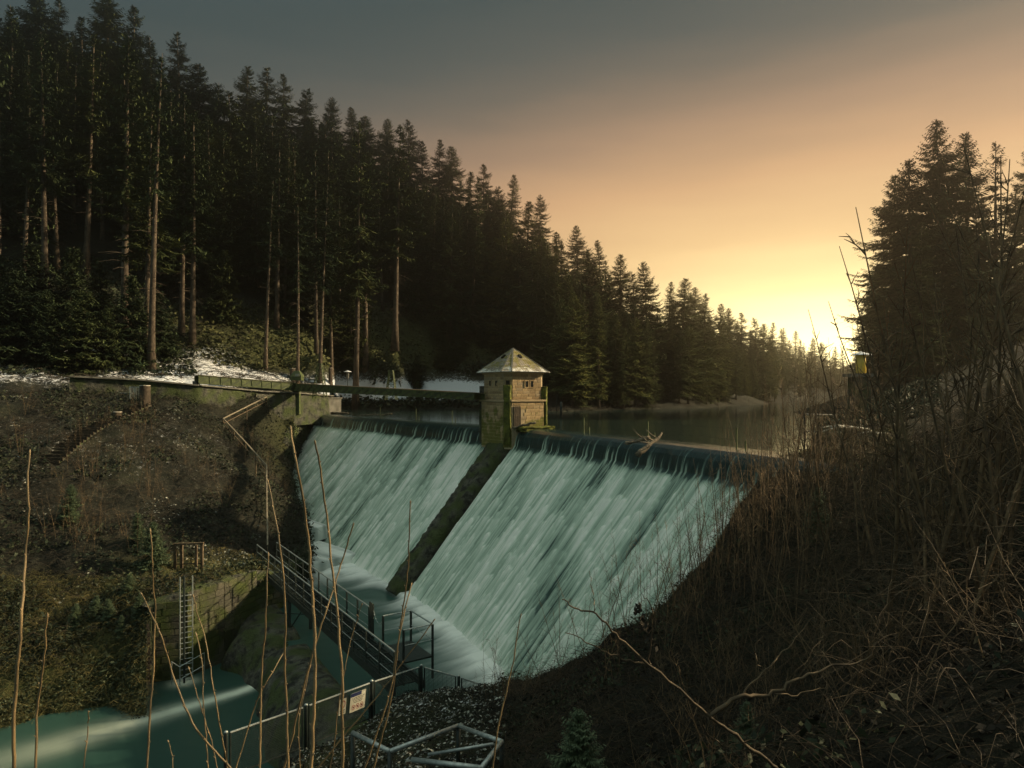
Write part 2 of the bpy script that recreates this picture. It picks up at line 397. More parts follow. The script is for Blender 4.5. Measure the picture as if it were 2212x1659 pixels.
Rp = [(700,1650,17.6),(860,1600,18.5),(860,1659,14.5),(1000,1640,13.5),(1000,1560,18),(1100,1590,14.5),(1090,1500,20.5),(1220,1482,19.5),(1330,1345,18),(1250,1600,11),(1250,1520,14.5),
      (1500,1659,7),(1500,1450,13),(1490,1330,17.5),(1560,1245,19.5),(1605,1115,23.4),(1640,1045,25.4),(1655,1000,26.3),(1700,1300,14),(1700,1130,21),(1740,975,26.8),(1800,965,27),(1880,950,28),
      (1900,1400,9),(1900,1100,17),(1900,980,25),(2000,1659,4.5),(2200,1500,5),(2200,1200,9),(2200,1000,14),(2200,870,25),(2000,920,30),(2200,790,50),(1930,880,48),(1950,840,60),(2000,815,70),(2212,730,80),
      (2600,1200,6),(2600,820,25),(2600,760,60)]
R3 += [at(*p) for p in Rp]
R3 += [(-1,28.5,-11),(1,30,-10.5),(3,31,-10),(4.5,27,-9),(5.5,29,-9),(7,31,-6),(9,28.6,-2.5),(11,31,-1.6),(12,38,-2),(16,44,-1.6),(20,46.5,-.4),(22.5,47,-.3),(25,47,.3),(30,64,-1.2),(34,70,0.1),(37,72,1.5),(70,150,-1.5),(76,150,0.3),(84,150,2),(112,240,-1.5),
       (118,240,0.3),(130,240,4),(60,70,9),(60,40,8),(40,20,6.5),(90,60,11),(90,20,11),(90,100,12),(150,150,20),(190,240,24),(210,420,35),(210,420,35.5),(200,410,30),(0,42,-11),(5,60,-3),(20,75,-3),(40,110,-3),(60,160,-3),(100,300,-3),(150,420,1)]
seen = set(); R3u = []
for p in R3:
    kx = (round(p[0], 1), round(p[1], 1))
    if kx not in seen: seen.add(kx); R3u.append(p)
right_h = Surf(R3u)
def Rsnow(px, D, V):
    py = HY - (V[:, 2] - CZ) / D * F
    s = 0.20 * bump2(px, 480, 1080, 40) * bump2(D, 11, 26, 1.5) + 0.20
    s += 0.35 * bump2(px, 1740, 1900, 20) * bump2(D, 26, 31, 0.5)
    return np.clip(s + 0.2 * fbm(V[:, 0] * .6, V[:, 1] * .6, 3, 51), 0, 1)
def Rmoss(px, D, V):
    return np.clip(0.25 + 0.5 * bump2(px, 480, 1000, 50) * bump2(D, 11, 26, 2) + 0.8 * fbm(V[:, 0] * .4, V[:, 1] * .4, 3, 61), 0, 1)
def rmask(x, y):
    px = CX + x / y * F
    lim = np.interp(y, [0, 27, 29, 34, 46, 470], [-1400, -1400, 1040, 1180, 1500, 1500])
    return (px > lim)
pxs = np.concatenate([np.arange(-1300, 300, 40.0), np.arange(300, 2300, 13.0), np.arange(2300, 4200, 40.0)]); Ds = 0.8 * (345 / 0.8) ** np.linspace(0, 1, 330)
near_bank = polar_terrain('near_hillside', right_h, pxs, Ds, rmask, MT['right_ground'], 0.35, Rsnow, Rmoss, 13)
def ground(x, y, left=True): return float((left_h if left else right_h)(np.array([x]), np.array([y]))[0])

# ------------------------------------------------------------------ dam and water
crest_ctrl = np.array([(-22.9,79.8),(-17,71),(-11,62.5),(-5.5,54.4),(0,46.8),(3.4,40.8),(6,35.5),(8.4,30),(9.9,26),(11.2,21.5)])
def catmull(P, n):
    out = []
    for i in range(len(P) - 1):
        p0, p1, p2, p3 = P[max(i - 1, 0)], P[i], P[i + 1], P[min(i + 2, len(P) - 1)]
        for s in np.linspace(0, 1, n, endpoint=False):
            out.append(0.5 * (2 * p1 + (p2 - p0) * s + (2 * p0 - 5 * p1 + 4 * p2 - p3) * s * s + (3 * p1 - p0 - 3 * p2 + p3) * s ** 3))
    out.append(P[-1]); return np.array(out)
CR = catmull(crest_ctrl, 30)
sl = np.concatenate([[0], np.cumsum(np.linalg.norm(np.diff(CR, axis=0), axis=1))])
def crest(s): return np.stack([np.interp(s, sl, CR[:, 0]), np.interp(s, sl, CR[:, 1])], -1)
def crest_n(s):
    d = crest(np.asarray(s) + 1.5) - crest(np.asarray(s) - 1.5); d /= np.linalg.norm(d, axis=-1, keepdims=True)
    return np.stack([d[..., 1], -d[..., 0]], -1)          # downstream
S_T = float(np.interp(0.0, CR[:, 0], sl)); S_END = sl[-1]
prof = np.array([(-1.4,0.0),(-0.5,-0.01),(-0.1,-0.06),(0.18,-0.2),(0.38,-0.45),(0.5,-0.8),(0.56,-1.1),(0.72,-1.3),(8.5,-10.15)])
pv = np.concatenate([[0], np.cumsum(np.linalg.norm(np.diff(prof, axis=0), axis=1))])
VF = pv[7]; VL = pv[-1]
def dam_pt(s, v, lift=0.0):
    c = crest(s); n = crest_n(s)
    h = np.interp(v, pv, prof[:, 0]); z = np.interp(v, pv, prof[:, 1])
    dh = np.interp(v + .1, pv, prof[:, 0]) - np.interp(v - .1, pv, prof[:, 0]); dz = np.interp(v + .1, pv, prof[:, 1]) - np.interp(v - .1, pv, prof[:, 1])
    L = np.sqrt(dh * dh + dz * dz) + 1e-9
    nh, nz = -dz / L, dh / L
    h = h + nh * lift; z = z + nz * lift
    return np.stack([c[..., 0] + n[..., 0] * h, c[..., 1] + n[..., 1] * h, z], -1)

def comets(nu, nv, du, dv, rs, v0):
    H = np.zeros((nv, nu))
    for cnt, w0, w1, l0, l1, amp in ((0.8, .22, .5, 1.8, 4.2, 1.0), (2.2, .10, .24, 1.1, 2.6, .75), (3.5, .05, .11, .6, 1.5, .35)):
        N = int(cnt * nu * du * nv * dv)
        for _ in range(N):
            w = rs.uniform(w0, w1); ln = rs.uniform(l0, l1); u = rs.uniform(0, nu * du); v = rs.uniform(v0 - 0.5, nv * dv); a = amp * rs.uniform(.35, 1)
            i0, i1 = int((u - w) / du), int((u + w) / du) + 1; j0, j1 = int((v - .12 - w) / dv), int((v + ln) / dv) + 1
            i0, j0 = max(i0, 0), max(j0, 0); i1, j1 = min(i1, nu - 1), min(j1, nv - 1)
            if i1 <= i0 or j1 <= j0: continue
            uu = (np.arange(i0, i1 + 1) * du - u) / w; vv = np.arange(j0, j1 + 1) * dv - v
            side = np.clip(1 - uu ** 2, 0, 1)[None, :]
            head = vv[:, None] - (uu[None, :] ** 2) * w * 1.1
            prf = np.clip((head + 0.07) / 0.14, 0, 1) ** 1.0 * np.exp(-np.clip(head, 0, None) / (ln * .42)) * np.clip(1 - head / ln, 0, 1)
            blk = H[j0:j1 + 1, i0:i1 + 1]; np.maximum(blk, blk * 0.72 + a * side * prf * 0.62, out=blk)
    return H

def sheet(name, s0, s1, du, dv, seed, label):
    rs = np.random.RandomState(seed)
    nu = int((s1 - s0) / du); nv = int((VL + .25) / dv)
    S = np.linspace(s0, s1, nu)[None, :].repeat(nv, 0); Vv = np.linspace(0, VL + .25, nv)[:, None].repeat(nu, 1)
    H = comets(nu, nv, du, dv, rs, VF)
    fine = 0.8 * fbm(S * 5.5 + 0.6 * fbm(S * 1.2, Vv * .5, 2, seed + 5), Vv * 0.22, 4, seed) + 0.6 * fbm(S * 17, Vv * 0.32, 3, seed + 9)
    big = fbm(S * 0.55, Vv * 0.22, 3, seed + 20)
    rampv = 1 / (1 + np.exp(-(Vv - VF - .05 - 0.25 * fbm(S * 3, Vv * 0 + 1, 3, seed + 3)) / 0.10))
    # smooth dark tongue over the crest with thin white strands growing down it
    strands = np.clip((fbm(S * 5.5, Vv * 0.5, 3, seed + 33) - 0.06) * 4.2, 0, 1) * np.clip((Vv - 1.25) / 1.3, 0, 1)
    foam = rampv * np.clip(0.48 + 0.48 * H + 0.85 * fine + 0.80 * big, 0.10, 1) + (1 - rampv) * strands * 0.6
    gaps = np.clip((0.04 - vnoise(S * 0.8, Vv * 0.13, seed + 60)) * 9 + .35, 0, 1) * rampv
    foam = np.clip(foam * (1 - .8 * gaps), 0, 1)
    foam = foam + 0.30 * np.exp(-((VL - Vv) / 0.7) ** 2)
    lift = rampv * (0.13 * H + 0.10 * fine + 0.10 * big) + (1 - rampv) * (0.02 * strands + 0.012 * fine) + 0.03
    P = dam_pt(S, Vv, lift)
    idx = np.arange(nu * nv).reshape(nv, nu)
    Fc = np.stack([idx[:-1, :-1], idx[1:, :-1], idx[1:, 1:], idx[:-1, 1:]], -1).reshape(-1, 4)
    me = npmesh(name, P.reshape(-1, 3), Fc, True)
    attr(me, 'foam', np.clip(foam, 0, 1)); attr(me, 'along', S); attr(me, 'down', Vv)
    o = obj(name, me, MT['falls'])
    return tag(o, label, 'waterfall', 'sheets of water over the dam')

m = M('falling_water', 0.45, 0.4)
cb = m.n.new('ShaderNodeCombineXYZ'); m.l.new(m.math('MULTIPLY', m.at('along'), 26.0), cb.inputs[0]); m.l.new(m.math('MULTIPLY', m.at('down'), 1.1), cb.inputs[1])
st = m.noise(1.0, 4, cb.outputs[0], 0.6)
ff = m.math('ADD', m.at('foam'), m.math('MULTIPLY', m.math('SUBTRACT', st, 0.5), 0.42), True)
m.set('Base Color', m.ramp(ff, [(0.0, (0.016, 0.036, 0.036)), (0.14, (0.06, 0.10, 0.09)), (0.26, (0.22, 0.305, 0.25)), (0.5, (0.47, 0.59, 0.485)), (0.78, (0.83, 0.865, 0.785)), (1.0, (0.92, 0.93, 0.87))]))
m.set('Roughness', m.ramp(ff, [(0.1, 0.12), (0.5, 0.7)]))
m.bump(st, 0.25, 0.03)
MT['falls'] = m.m
def water_mat(name, deep, foamc, rough, bscale, bstr):
    m = M(name, rough, 0.5)
    f = m.at('foam')
    n2 = m.noise(1.4, 4)
    ff = m.math('MULTIPLY', f, m.math('ADD', 0.75, m.math('MULTIPLY', n2, 0.5)), True)
    m.set('Base Color', m.mix(ff, deep, foamc)).set('Roughness', m.ramp(ff, [(0.0, rough), (0.6, 0.75)]))
    m.set('IOR', 1.33)
    m.bump(m.noise(bscale, 3), bstr, 0.02)
    return m.m
MT['pool'] = water_mat('pool_water', (0.036, 0.085, 0.072), (0.88, 0.90, 0.86), 0.28, 1.2, 0.06)
MT['stream'] = water_mat('stream_water', (0.028, 0.070, 0.058), (0.80, 0.84, 0.70), 0.33, 1.2, 0.06)
MT['lake'] = water_mat('reservoir_water', (0.018, 0.032, 0.026), (0.5, 0.5, 0.5), 0.10, 0.7, 0.10)
MT['wet_stone'] = two_tone('wet_dam_stone', (0.012, 0.018, 0.017), (0.04, 0.05, 0.045), 1.5, 0.5, 0.8, 3, 0.08, spec=0.4)
m = M('mossy_stone', 0.9, 0.2)
fn = m.noise(2.2, 6, rough=0.7); up = m.up()
c = m.mix(m.ramp(fn, [(0.4, 0.0), (0.6, 1.0)]), (0.025, 0.027, 0.023), (0.14, 0.135, 0.11))
c = m.mix(m.math('MULTIPLY', m.ramp(m.noise(1.1, 5), [(0.42, 0.0), (0.58, 1.0)]), 0.85), c, (0.055, 0.075, 0.022))
m.set('Base Color', c); m.bump(m.noise(5, 6, rough=0.7), 1.0, 0.14); MT['mossy'] = m.m

dam_s = np.linspace(0, S_END, 120); dam_v = pv
P = dam_pt(dam_s[None, :].repeat(len(pv), 0), pv[:, None].repeat(120, 1), -0.22)
base = P[-1].copy(); base[:, 2] = -13
up0 = P[0].copy(); up0[:, 2] = -4
Pd = np.concatenate([up0[None], P, base[None]], 0); nr = Pd.shape[0]
idx = np.arange(nr * 120).reshape(nr, 120)
dam = obj('dam_wall', npmesh('dam_wall', Pd.reshape(-1, 3), np.stack([idx[:-1, :-1], idx[1:, :-1], idx[1:, 1:], idx[:-1, 1:]], -1).reshape(-1, 4), True), MT['wet_stone'])
tag(dam, 'curved dark stone dam wall under the falling water', 'dam')

PW = 1.08
sheet('waterfall', 0.25, S_T - PW, 0.075, 0.07, 11, 'far sheet of white water between the ivy wall and the mossy pier')
sheet('waterfall', S_T + PW, S_END, 0.05, 0.055, 12, 'near broad sheet of white water between the mossy pier and the bare shrubs')

# central pier running down the face
def pier():
    ns, nvv = 15, 120
    vs_ = np.linspace(pv[3], VL + 0.3, nvv)
    rows = []
    for j, v in enumerate(vs_):
        w = 1.10 - 0.25 * (v - pv[3]) / VL
        hgt = 0.62
        sec = [(-w, -0.3), (-w, hgt * .5), (-w * .97, hgt * .9), (-w * .8, hgt)] + [(-w * .8 + w * 1.6 * q / 8, hgt) for q in range(1, 8)] + [(w * .8, hgt), (w * .97, hgt * .9), (w, hgt * .5), (w, -0.3)]
        rows.append([(S_T - 0.15 + a, v, b) for a, b in sec])
    A = np.array(rows)
    n1 = fbm(A[..., 0] * 3.1, A[..., 1] * 3.1, 4, 70) * .16 + fbm(A[..., 0] * 8, A[..., 1] * 8, 3, 71) * .14
    step = (np.floor(A[..., 1] / 0.55) % 2) * 0.03
    lift = A[..., 2] + np.where(A[..., 2] > 0.2, n1 + step, n1 * .3)
    P = dam_pt(A[..., 0], A[..., 1], lift); k = P.shape[1]
    idx = np.arange(nvv * k).reshape(nvv, k)
    me = npmesh('spillway_pier', P.reshape(-1, 3), np.stack([idx[:-1, :-1], idx[1:, :-1], idx[1:, 1:], idx[:-1, 1:]], -1).reshape(-1, 4), True)
    o = obj('spillway_pier', me, MT['mossy'])
    return tag(o, 'mossy stone pier sloping down between the two sheets of falling water', 'pier')
pier()

# reservoir
lk = [tuple(p) for p in (crest(np.linspace(0, S_END, 60)) - crest_n(np.linspace(0, S_END, 60)) * 1.25)]
lk += [(24,20),(60,40),(120,200),(180,345),(60,345),(-30,140),(-50,112),(-36,88)]
lme = MB(); lme.add([(x, y, 0.0) for x, y in lk], [tuple(range(len(lk)))])
lake_me = lme.mesh('lake'); attr(lake_me, 'foam', np.zeros(len(lk)))
lake = obj('lake', lake_me, MT['lake']); tag(lake, kind='structure')

# pool under the dam
toe_s = np.linspace(0, S_END, 160); toe = dam_pt(toe_s, np.full(160, VL))[:, :2]; toe_nn = crest_n(toe_s)
W1, W2 = np.array((-13.6, 39.2)), np.array((-5.0, 24.6))
def toe_dist(X, Y):
    P = np.stack([X.ravel(), Y.ravel()], -1); out = np.empty(len(P))
    for i in range(0, len(P), 4000):
        d = P[i:i + 4000, None] - toe[None]
        r = (d ** 2).sum(-1); j = r.argmin(1); dd = d[np.arange(len(j)), j]
        out[i:i + 4000] = (dd * toe_nn[j]).sum(-1)
    return out.reshape(X.shape)
gx, gy = np.meshgrid(np.arange(-26, 3.0, 0.14), np.arange(23.0, 66.0, 0.14))
td_ = toe_dist(gx, gy)
wd = (W2 - W1) / np.linalg.norm(W2 - W1); wside = (gx - W1[0]) * (-wd[1]) + (gy - W1[1]) * wd[0]   # >0 on the pool side
toe_a = .57 * gx - .82 * gy; wcoord = 0.5 * fbm(toe_a * 1.5, td_ * .22, 4, 80)
pier_toe = dam_pt(np.array([S_T - .15]), np.array([VL]))[0, :2]
pd_ = np.hypot(gx - pier_toe[0], gy - pier_toe[1])
wid = 0.95 + 3.6 * wcoord
wid = wid * np.clip((pd_ - 0.9) / 1.6, 0.12, 1)
foam = np.exp(-(np.clip(td_ - 0.1, 0, None) / np.clip(wid, 0.15, 9)) ** 1.5) * np.clip(0.86 + 1.3 * fbm(toe_a * 2.6, td_ * .5, 3, 85), 0.3, 1.1)
corner = np.exp(-(((gx + 12.4) / 1.7) ** 2 + ((gy - 46.6) / 2.0) ** 2)) * (0.75 + 1.2 * fbm(gx * 1.6, gy * .7, 3, 84))
foam = np.clip(foam + 1.1 * corner, 0, 1)
gz = POOL_Z + 0.32 * foam * (td_ < 3) + 0.02 * fbm(gx * 2, gy * 2, 3, 81)
idx = np.arange(gx.size).reshape(gx.shape)
Fc = np.stack([idx[:-1, :-1], idx[:-1, 1:], idx[1:, 1:], idx[1:, :-1]], -1).reshape(-1, 4)
kp = (td_.ravel()[Fc].mean(1) > -1.2) & (wside.ravel()[Fc].mean(1) > -0.6)
Fc = Fc[kp]; used = np.unique(Fc); re = -np.ones(gx.size, int); re[used] = np.arange(len(used))
pme = npmesh('pool_water', np.stack([gx, gy, gz], -1).reshape(-1, 3)[used], re[Fc], True); attr(pme, 'foam', foam.ravel()[used])
tag(obj('pool_water', pme, MT['pool']), kind='structure')

# lower stream with the foam tail of the outlet
gx, gy = np.meshgrid(np.arange(-40, 4.0, 0.2), np.arange(12.0, 44.0, 0.2))
j0 = np.array(atz(556, 32.4, 0)[:2]); j1 = np.array(atz(150, 27.3, 0)[:2]); jd = (j1 - j0) / np.linalg.norm(j1 - j0); JL = np.linalg.norm(j1 - j0)
ta = ((gx - j0[0]) * jd[0] + (gy - j0[1]) * jd[1]); tb = np.abs((gx - j0[0]) * -jd[1] + (gy - j0[1]) * jd[0])
foam = np.where(ta > -0.25, np.exp(-(tb / (0.28 + 0.085 * np.clip(ta, 0, 50))) ** 2) * np.clip((ta + .25) * 2, 0, 1) * np.exp(-np.clip(ta, 0, 50) / 5.2), 0) * 1.25 * (0.85 + 0.7 * fbm(tb * 3.5, ta * 0.35, 3, 82))
lad = np.array(atz(396, 32.9, 0)[:2]); foam = np.clip(foam + 0.9 * np.exp(-(((gx - lad[0]) / .55) ** 2 + ((gy - lad[1]) / .5) ** 2)), 0, 1)
idx = np.arange(gx.size).reshape(gx.shape)
Fc = np.stack([idx[:-1, :-1], idx[:-1, 1:], idx[1:, 1:], idx[1:, :-1]], -1).reshape(-1, 4)
ws = (gx - W1[0]) * (-wd[1]) + (gy - W1[1]) * wd[0]
Fc = Fc[ws.ravel()[Fc].mean(1) < 0.3]; used = np.unique(Fc); re = -np.ones(gx.size, int); re[used] = np.arange(len(used))
sme = npmesh('stream_water', np.stack([gx, gy, STREAM_Z + 0.30 * np.exp(-((ta + .5) / .7) ** 2 - (tb / .45) ** 2) + 0.02 * fbm(gx * 2, gy * 2, 3, 83)], -1).reshape(-1, 3)[used], re[Fc], True); attr(sme, 'foam', foam.ravel()[used])
tag(obj('stream_water', sme, MT['stream']), kind='structure')
# ------------------------------------------------------------------ conifers
def kites(base, dirv, side, ln, wd, droop):
    """rows of narrow diamond sprays: arrays -> verts (n,4,3)"""
    base = np.asarray(base); tip = base + dirv * ln[:, None]; tip[:, 2] -= droop
    mid = base + dirv * (ln * .45)[:, None]; mid[:, 2] -= droop * .25
    return np.stack([base, mid + side * wd[:, None], tip, mid - side * wd[:, None]], 1)
def spruce_meshes(seed, h=20.0, crown=0.1, r=3.0, dens=1.0, top_up=0.0, ragged=0.25, tag_='spruce'):
    rs = np.random.RandomState(seed)
    tk = MB()
    lean = rs.uniform(-.25, .25, 2)
    zs = np.linspace(0, 1, 9)
    rad = [max(0.02, 0.0115 * h * (1 - q) ** 0.8 + (0.006 * h * max(0, .06 - q) / .06)) for q in zs]
    tk.tube([(lean[0] * q * q * 1.5, lean[1] * q * q * 1.5, h * q - (.6 if q == 0 else 0)) for q in zs], rad, 7)
    # dead stubs below the living crown
    for _ in range(int(26 * max(0, crown - .1) / .4)):
        z = rs.uniform(.12, crown) * h; a = rs.uniform(0, 6.28); l = rs.uniform(.3, 1.5)
        d = np.array((math.cos(a), math.sin(a), rs.uniform(-.35, .2)))
        tk.tube([(0, 0, z), tuple(d * l * .5 + (0, 0, z)), tuple(d * l + (0, 0, z - .15 * l))], [.03, .02, .008], 3, False)
    K = []
    z = crown * h
    while z < h - 0.15:
        q = (z - crown * h) / (h * (1 - crown))
        nb = int(rs.choice([4, 5, 6, 7]) * dens) + (1 if q < .8 else 0)
        L0 = r * ((1 - q) ** 0.70) * (0.72 + 0.28 * min(1, q / .18)) + 0.18
        for _ in range(nb):
            if rs.rand() < ragged * .5: continue
            L = L0 * rs.uniform(1 - ragged * 1.6, 1.12)
            if rs.rand() < .08: L *= 1.25
            a = rs.uniform(0, 2 * math.pi)
            e0 = math.radians(np.interp(q, [0, .5, .85, 1], [-24, -8, 18 + top_up, 50 + top_up]) + rs.uniform(-9, 9))
            rd = np.array((math.cos(a), math.sin(a), 0.0)); sd = np.array((-math.sin(a), math.cos(a), 0.0))
            n = max(4, int(L / 0.135))
            s = (np.arange(n) + .6) / n
            sag = -0.16 * L * np.sin(s * math.pi * .9) + 0.10 * L * s ** 3
            pts = rd[None] * (s * L * math.cos(e0))[:, None] + np.array((0, 0, 1.0)) * (z + s * L * math.sin(e0) + sag)[:, None]
            fwd = rd * math.cos(e0) + np.array((0, 0, math.sin(e0) - .1))
            # the limb itself
            K.append(kites(np.array([[0, 0, z]]) + rd * .05, fwd[None], sd[None], np.array([L * 1.02]), np.array([0.035 + .012 * L]), np.array([.1 * L])))
            for sg in (-1, 1):
                an = rs.uniform(.75, 1.1, n)
                dv = rd[None] * np.cos(an)[:, None] + sg * sd[None] * np.sin(an)[:, None]
                ln = (0.16 + 0.40 * L * (1 - s) ** .75 * (0.35 + .65 * np.minimum(1, s * 3))) * rs.uniform(.65, 1.2, n)
                ln = np.minimum(ln, 1.1)
                side = np.cross(dv, np.array((0, 0, 1.0)) + rs.normal(0, .25, (n, 3)))
                K.append(kites(pts, dv, side, ln, 0.030 + .055 * ln, .22 * ln + rs.uniform(0, .1, n)))
            # hanging sprays
            m_ = max(2, n // 2); id_ = rs.choice(n, m_)
            dv = rs.normal(0, .35, (m_, 3)); dv[:, 2] = -1; dv /= np.linalg.norm(dv, axis=1)[:, None]
            K.append(kites(pts[id_], dv, np.cross(dv, rd), rs.uniform(.15, .48, m_) * (0.5 + .3 * min(L, 2)), np.full(m_, .06), np.zeros(m_)))
        z += h / 52 * rs.uniform(.7, 1.3) * (1.0 if q < .8 else .7)
    V = np.concatenate(K).reshape(-1, 3)
    qz = np.clip(V[:, 2] / h, 0, 1); V[:, 0] += lean[0] * qz * qz * 1.5; V[:, 1] += lean[1] * qz * qz * 1.5
    i = np.arange(len(V)).reshape(-1, 4)
    cm = npmesh(tag_ + '_crown', V, i); cm.materials.append(MT['needles'])
    tm = tk.mesh(tag_ + '_trunk', True); tm.materials.append(MT['bark'])
    return tm, cm, h
KINDS_ = {
 'full':  [spruce_meshes(s, 20, 0.05, 3.7, 1.15) for s in (1, 2, 3)],
 'slim':  [spruce_meshes(s, 20, 0.12, 2.8, 1.15) for s in (4, 5, 6)],
 'high':  [spruce_meshes(s, 22, 0.42, 2.7, 1.0, ragged=.35) for s in (7, 8, 9)],
 'pole':  [spruce_meshes(s, 22, 0.55, 1.9, .8, ragged=.5) for s in (10, 11)],
 'burst': [spruce_meshes(12, 22, 0.50, 2.6, 1.0, top_up=25, ragged=.45)],
 'young': [spruce_meshes(s, 7, 0.02, 2.0, 1.0) for s in (13, 14)],
 'big':   [spruce_meshes(s, 20, 0.16, 4.3, 1.25, ragged=.2) for s in (15, 16)],
 'open':  [spruce_meshes(s, 20, 0.25, 3.2, .62, ragged=.5, top_up=15) for s in (17,)],
}
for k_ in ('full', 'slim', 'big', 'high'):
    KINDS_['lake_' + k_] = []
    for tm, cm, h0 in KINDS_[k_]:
        c2 = cm.copy(); c2.materials.clear(); c2.materials.append(MT['needles_lit']); KINDS_['lake_' + k_].append((tm, c2, h0))  # same crowns, with needles whose colour carries the sunlight
rng = random.Random(5)
N_TREES = [0]
def tree(kind, x, y, z, h, label, group=None, name='spruce_tree', wide=1.0):
    tm, cm, h0 = rng.choice(KINDS_[kind])
    root = empty(name, (x, y, z - 0.1), rng.uniform(0, 6.28)); s = h / h0
    wide *= rng.uniform(.85, 1.25); root.scale = (s * wide, s * wide, s)
    root.rotation_euler[0] = rng.uniform(-.035, .035); root.rotation_euler[1] = rng.uniform(-.03, .05)
    tag(root, label, 'tree', group)
    obj('trunk', tm, None, root); obj('crown', cm, None, root)
    N_TREES[0] += 1
    return root
SKY = [(-150,-60),(-40,-30),(30,15),(85,-20),(120,-12),(180,30),(235,-8),(285,8),(330,70),(395,72),(430,140),(470,178),(505,200),(535,138),(575,146),(618,163),(650,190),(690,240),(715,210),(760,226),(785,252),(822,256),(850,300),(885,263),(915,303),(945,302),(975,322),
       (1010,368),(1045,352),(1070,400),(1095,373),(1135,430),(1165,420),(1200,500),(1250,487),(1275,535),(1308,517),(1340,545),(1372,590),(1405,563),(1440,608),(1470,600),(1500,620),(1522,632),(1550,655),(1580,664),(1604,674),(1640,684),(1662,696),(1690,708),(1720,714),(1750,728),(1778,738),(1802,748),(1820,757)]
skx = np.array([p[0] for p in SKY]); sky_ = np.array([p[1] for p in SKY])
sky_low = lambda px: np.interp(px, [-150,0,300,470,700,1000,1150,1210,1400,1500,1830], [-20,40,110,240,260,390,470,545,640,660,765])
D0 = lambda px: np.interp(px, [-300,0,325,415,500,600,700,855,1050,1150,1240,1400,1500,1600,1700,1780,1830], [66,72,74,84,92,98,96,108,122,110,100,110,118,146,188,240,310])
G_LEFT, G_LAKE, G_FAR = 'spruces of the dark forest on the left slope', 'spruces on the slope along the lake', 'small distant spruces down the valley'
ZONES = [(90, 'spruce in the darkest corner of the forest above the young firs'), (200, 'dark spruce in the forest above the hillside stairway'), (300, 'tall spruce in the forest above the steel gate and stumps'),
 (400, 'tall spruce behind the leaning ragged one above the felled strip'), (500, 'dense dark spruce above the place where the snow strip turns mossy'), (600, 'tall spruce behind the thin tufted trunk above the girder end'),
 (700, 'tall spruce rising behind the near lattice mast'), (800, 'tall spruce behind the one with dead lower branches'), (900, 'spruce in the forest above the mushroom-capped post'), (1000, 'spruce in the forest above the snowy apron'),
 (1090, 'spruce on the slope right behind the tower roof'), (1170, 'spruce on the tall shoulder just right of the tower roof'), (1260, 'spruce above the dead twigs of the shore past the tower'), (1350, 'hazy spruce on the lake slope behind the green marker post'),
 (1440, 'hazy spruce on the lake slope above the driftwood log'), (1540, 'hazy spruce where the lake slope drops toward the shrubs'), (1640, 'small hazy spruce seen just above the shrub tips'), (1740, 'small distant spruce seen above the rail frame'), (9999, 'tiny distant spruce at the sunlit gap of the valley')]
def forest_label(px):
    for lim, lb in ZONES:
        if px < lim: return lb, lb.replace('spruce', 'spruces', 1)
placed = []
def put_left(px, D, h, kind, label=None, group=None, wide=1.0):
    x, y, _ = atz(px, D, 0); z = ground(x, y)
    lb, g = (label, group) if label else forest_label(px)
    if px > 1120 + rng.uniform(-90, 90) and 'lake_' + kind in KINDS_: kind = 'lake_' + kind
    placed.append((px, D)); return tree(kind, x, y, z, h, lb, g, wide=wide)
# trees that make the skyline
for px, py in SKY:
    best = None
    for D in np.arange(D0(px) + 4, D0(px) + 95, 3.0):
        x, y, _ = atz(px, D, 0); zg = ground(x, y); h = CZ - (py - HY) / F * D - zg
        cost = abs(h - (26 if px < 1150 else 23)) + 0.03 * (D - D0(px))
        if h > 8 and (best is None or cost < best[0]): best = (cost, D, h)
    if best: put_left(px, best[1], best[2], rng.choice(['full', 'slim', 'full', 'big']) if px < 1200 else rng.choice(['full', 'slim', 'big']), wide=1.28)
# body of the forest: first a dense mass just under the skyline, then rows in front of it
def top_of(px, D, zg, h): return HY - (zg + h - CZ) / D * F
def free(px, D, g=8): return not any(abs(px - a) < g and abs(D - b) < 4 for a, b in placed)
for i in range(92):
    px = -140 + (1815 + 140) * ((i * 0.61803) % 1.0)
    tgt = sky_low(px) + rng.uniform(-12, 45); best = None
    for D in np.arange(D0(px) + 6, D0(px) + 90, 4.0):
        x, y, _ = atz(px, D, 0); zg = ground(x, y); h = CZ - (tgt - HY) / F * D - zg
        cost = abs(h - 24) + rng.uniform(0, 6)
        if h > 8 and (best is None or cost < best[0]): best = (cost, D, h)
    if best: put_left(px, best[1], best[2], rng.choice(['full', 'big', 'slim', 'full']), wide=1.2)
tries = 0; n_body = 0
while n_body < 78 and tries < 5000:
    tries += 1
    px = rng.choice([rng.uniform(-150, 1150), rng.uniform(-150, 1150), rng.uniform(1130, 1500)])
    dd = rng.uniform(2, 40)
    D = D0(px) + dd
    if px < 560 and dd < 10: continue
    x, y, _ = atz(px, D, 0); zg = ground(x, y)
    if zg < 0.15: continue
    h = rng.uniform(19, 27); lim = sky_low(px) + 60
    if top_of(px, D, zg, h) < lim: h = CZ - (lim - HY) / F * D - zg
    if h < 9 or not free(px, D): continue
    put_left(px, D, h, rng.choice(['high', 'high', 'high', 'full']) if px < 1100 else rng.choice(['full', 'high', 'slim', 'big'])); n_body += 1
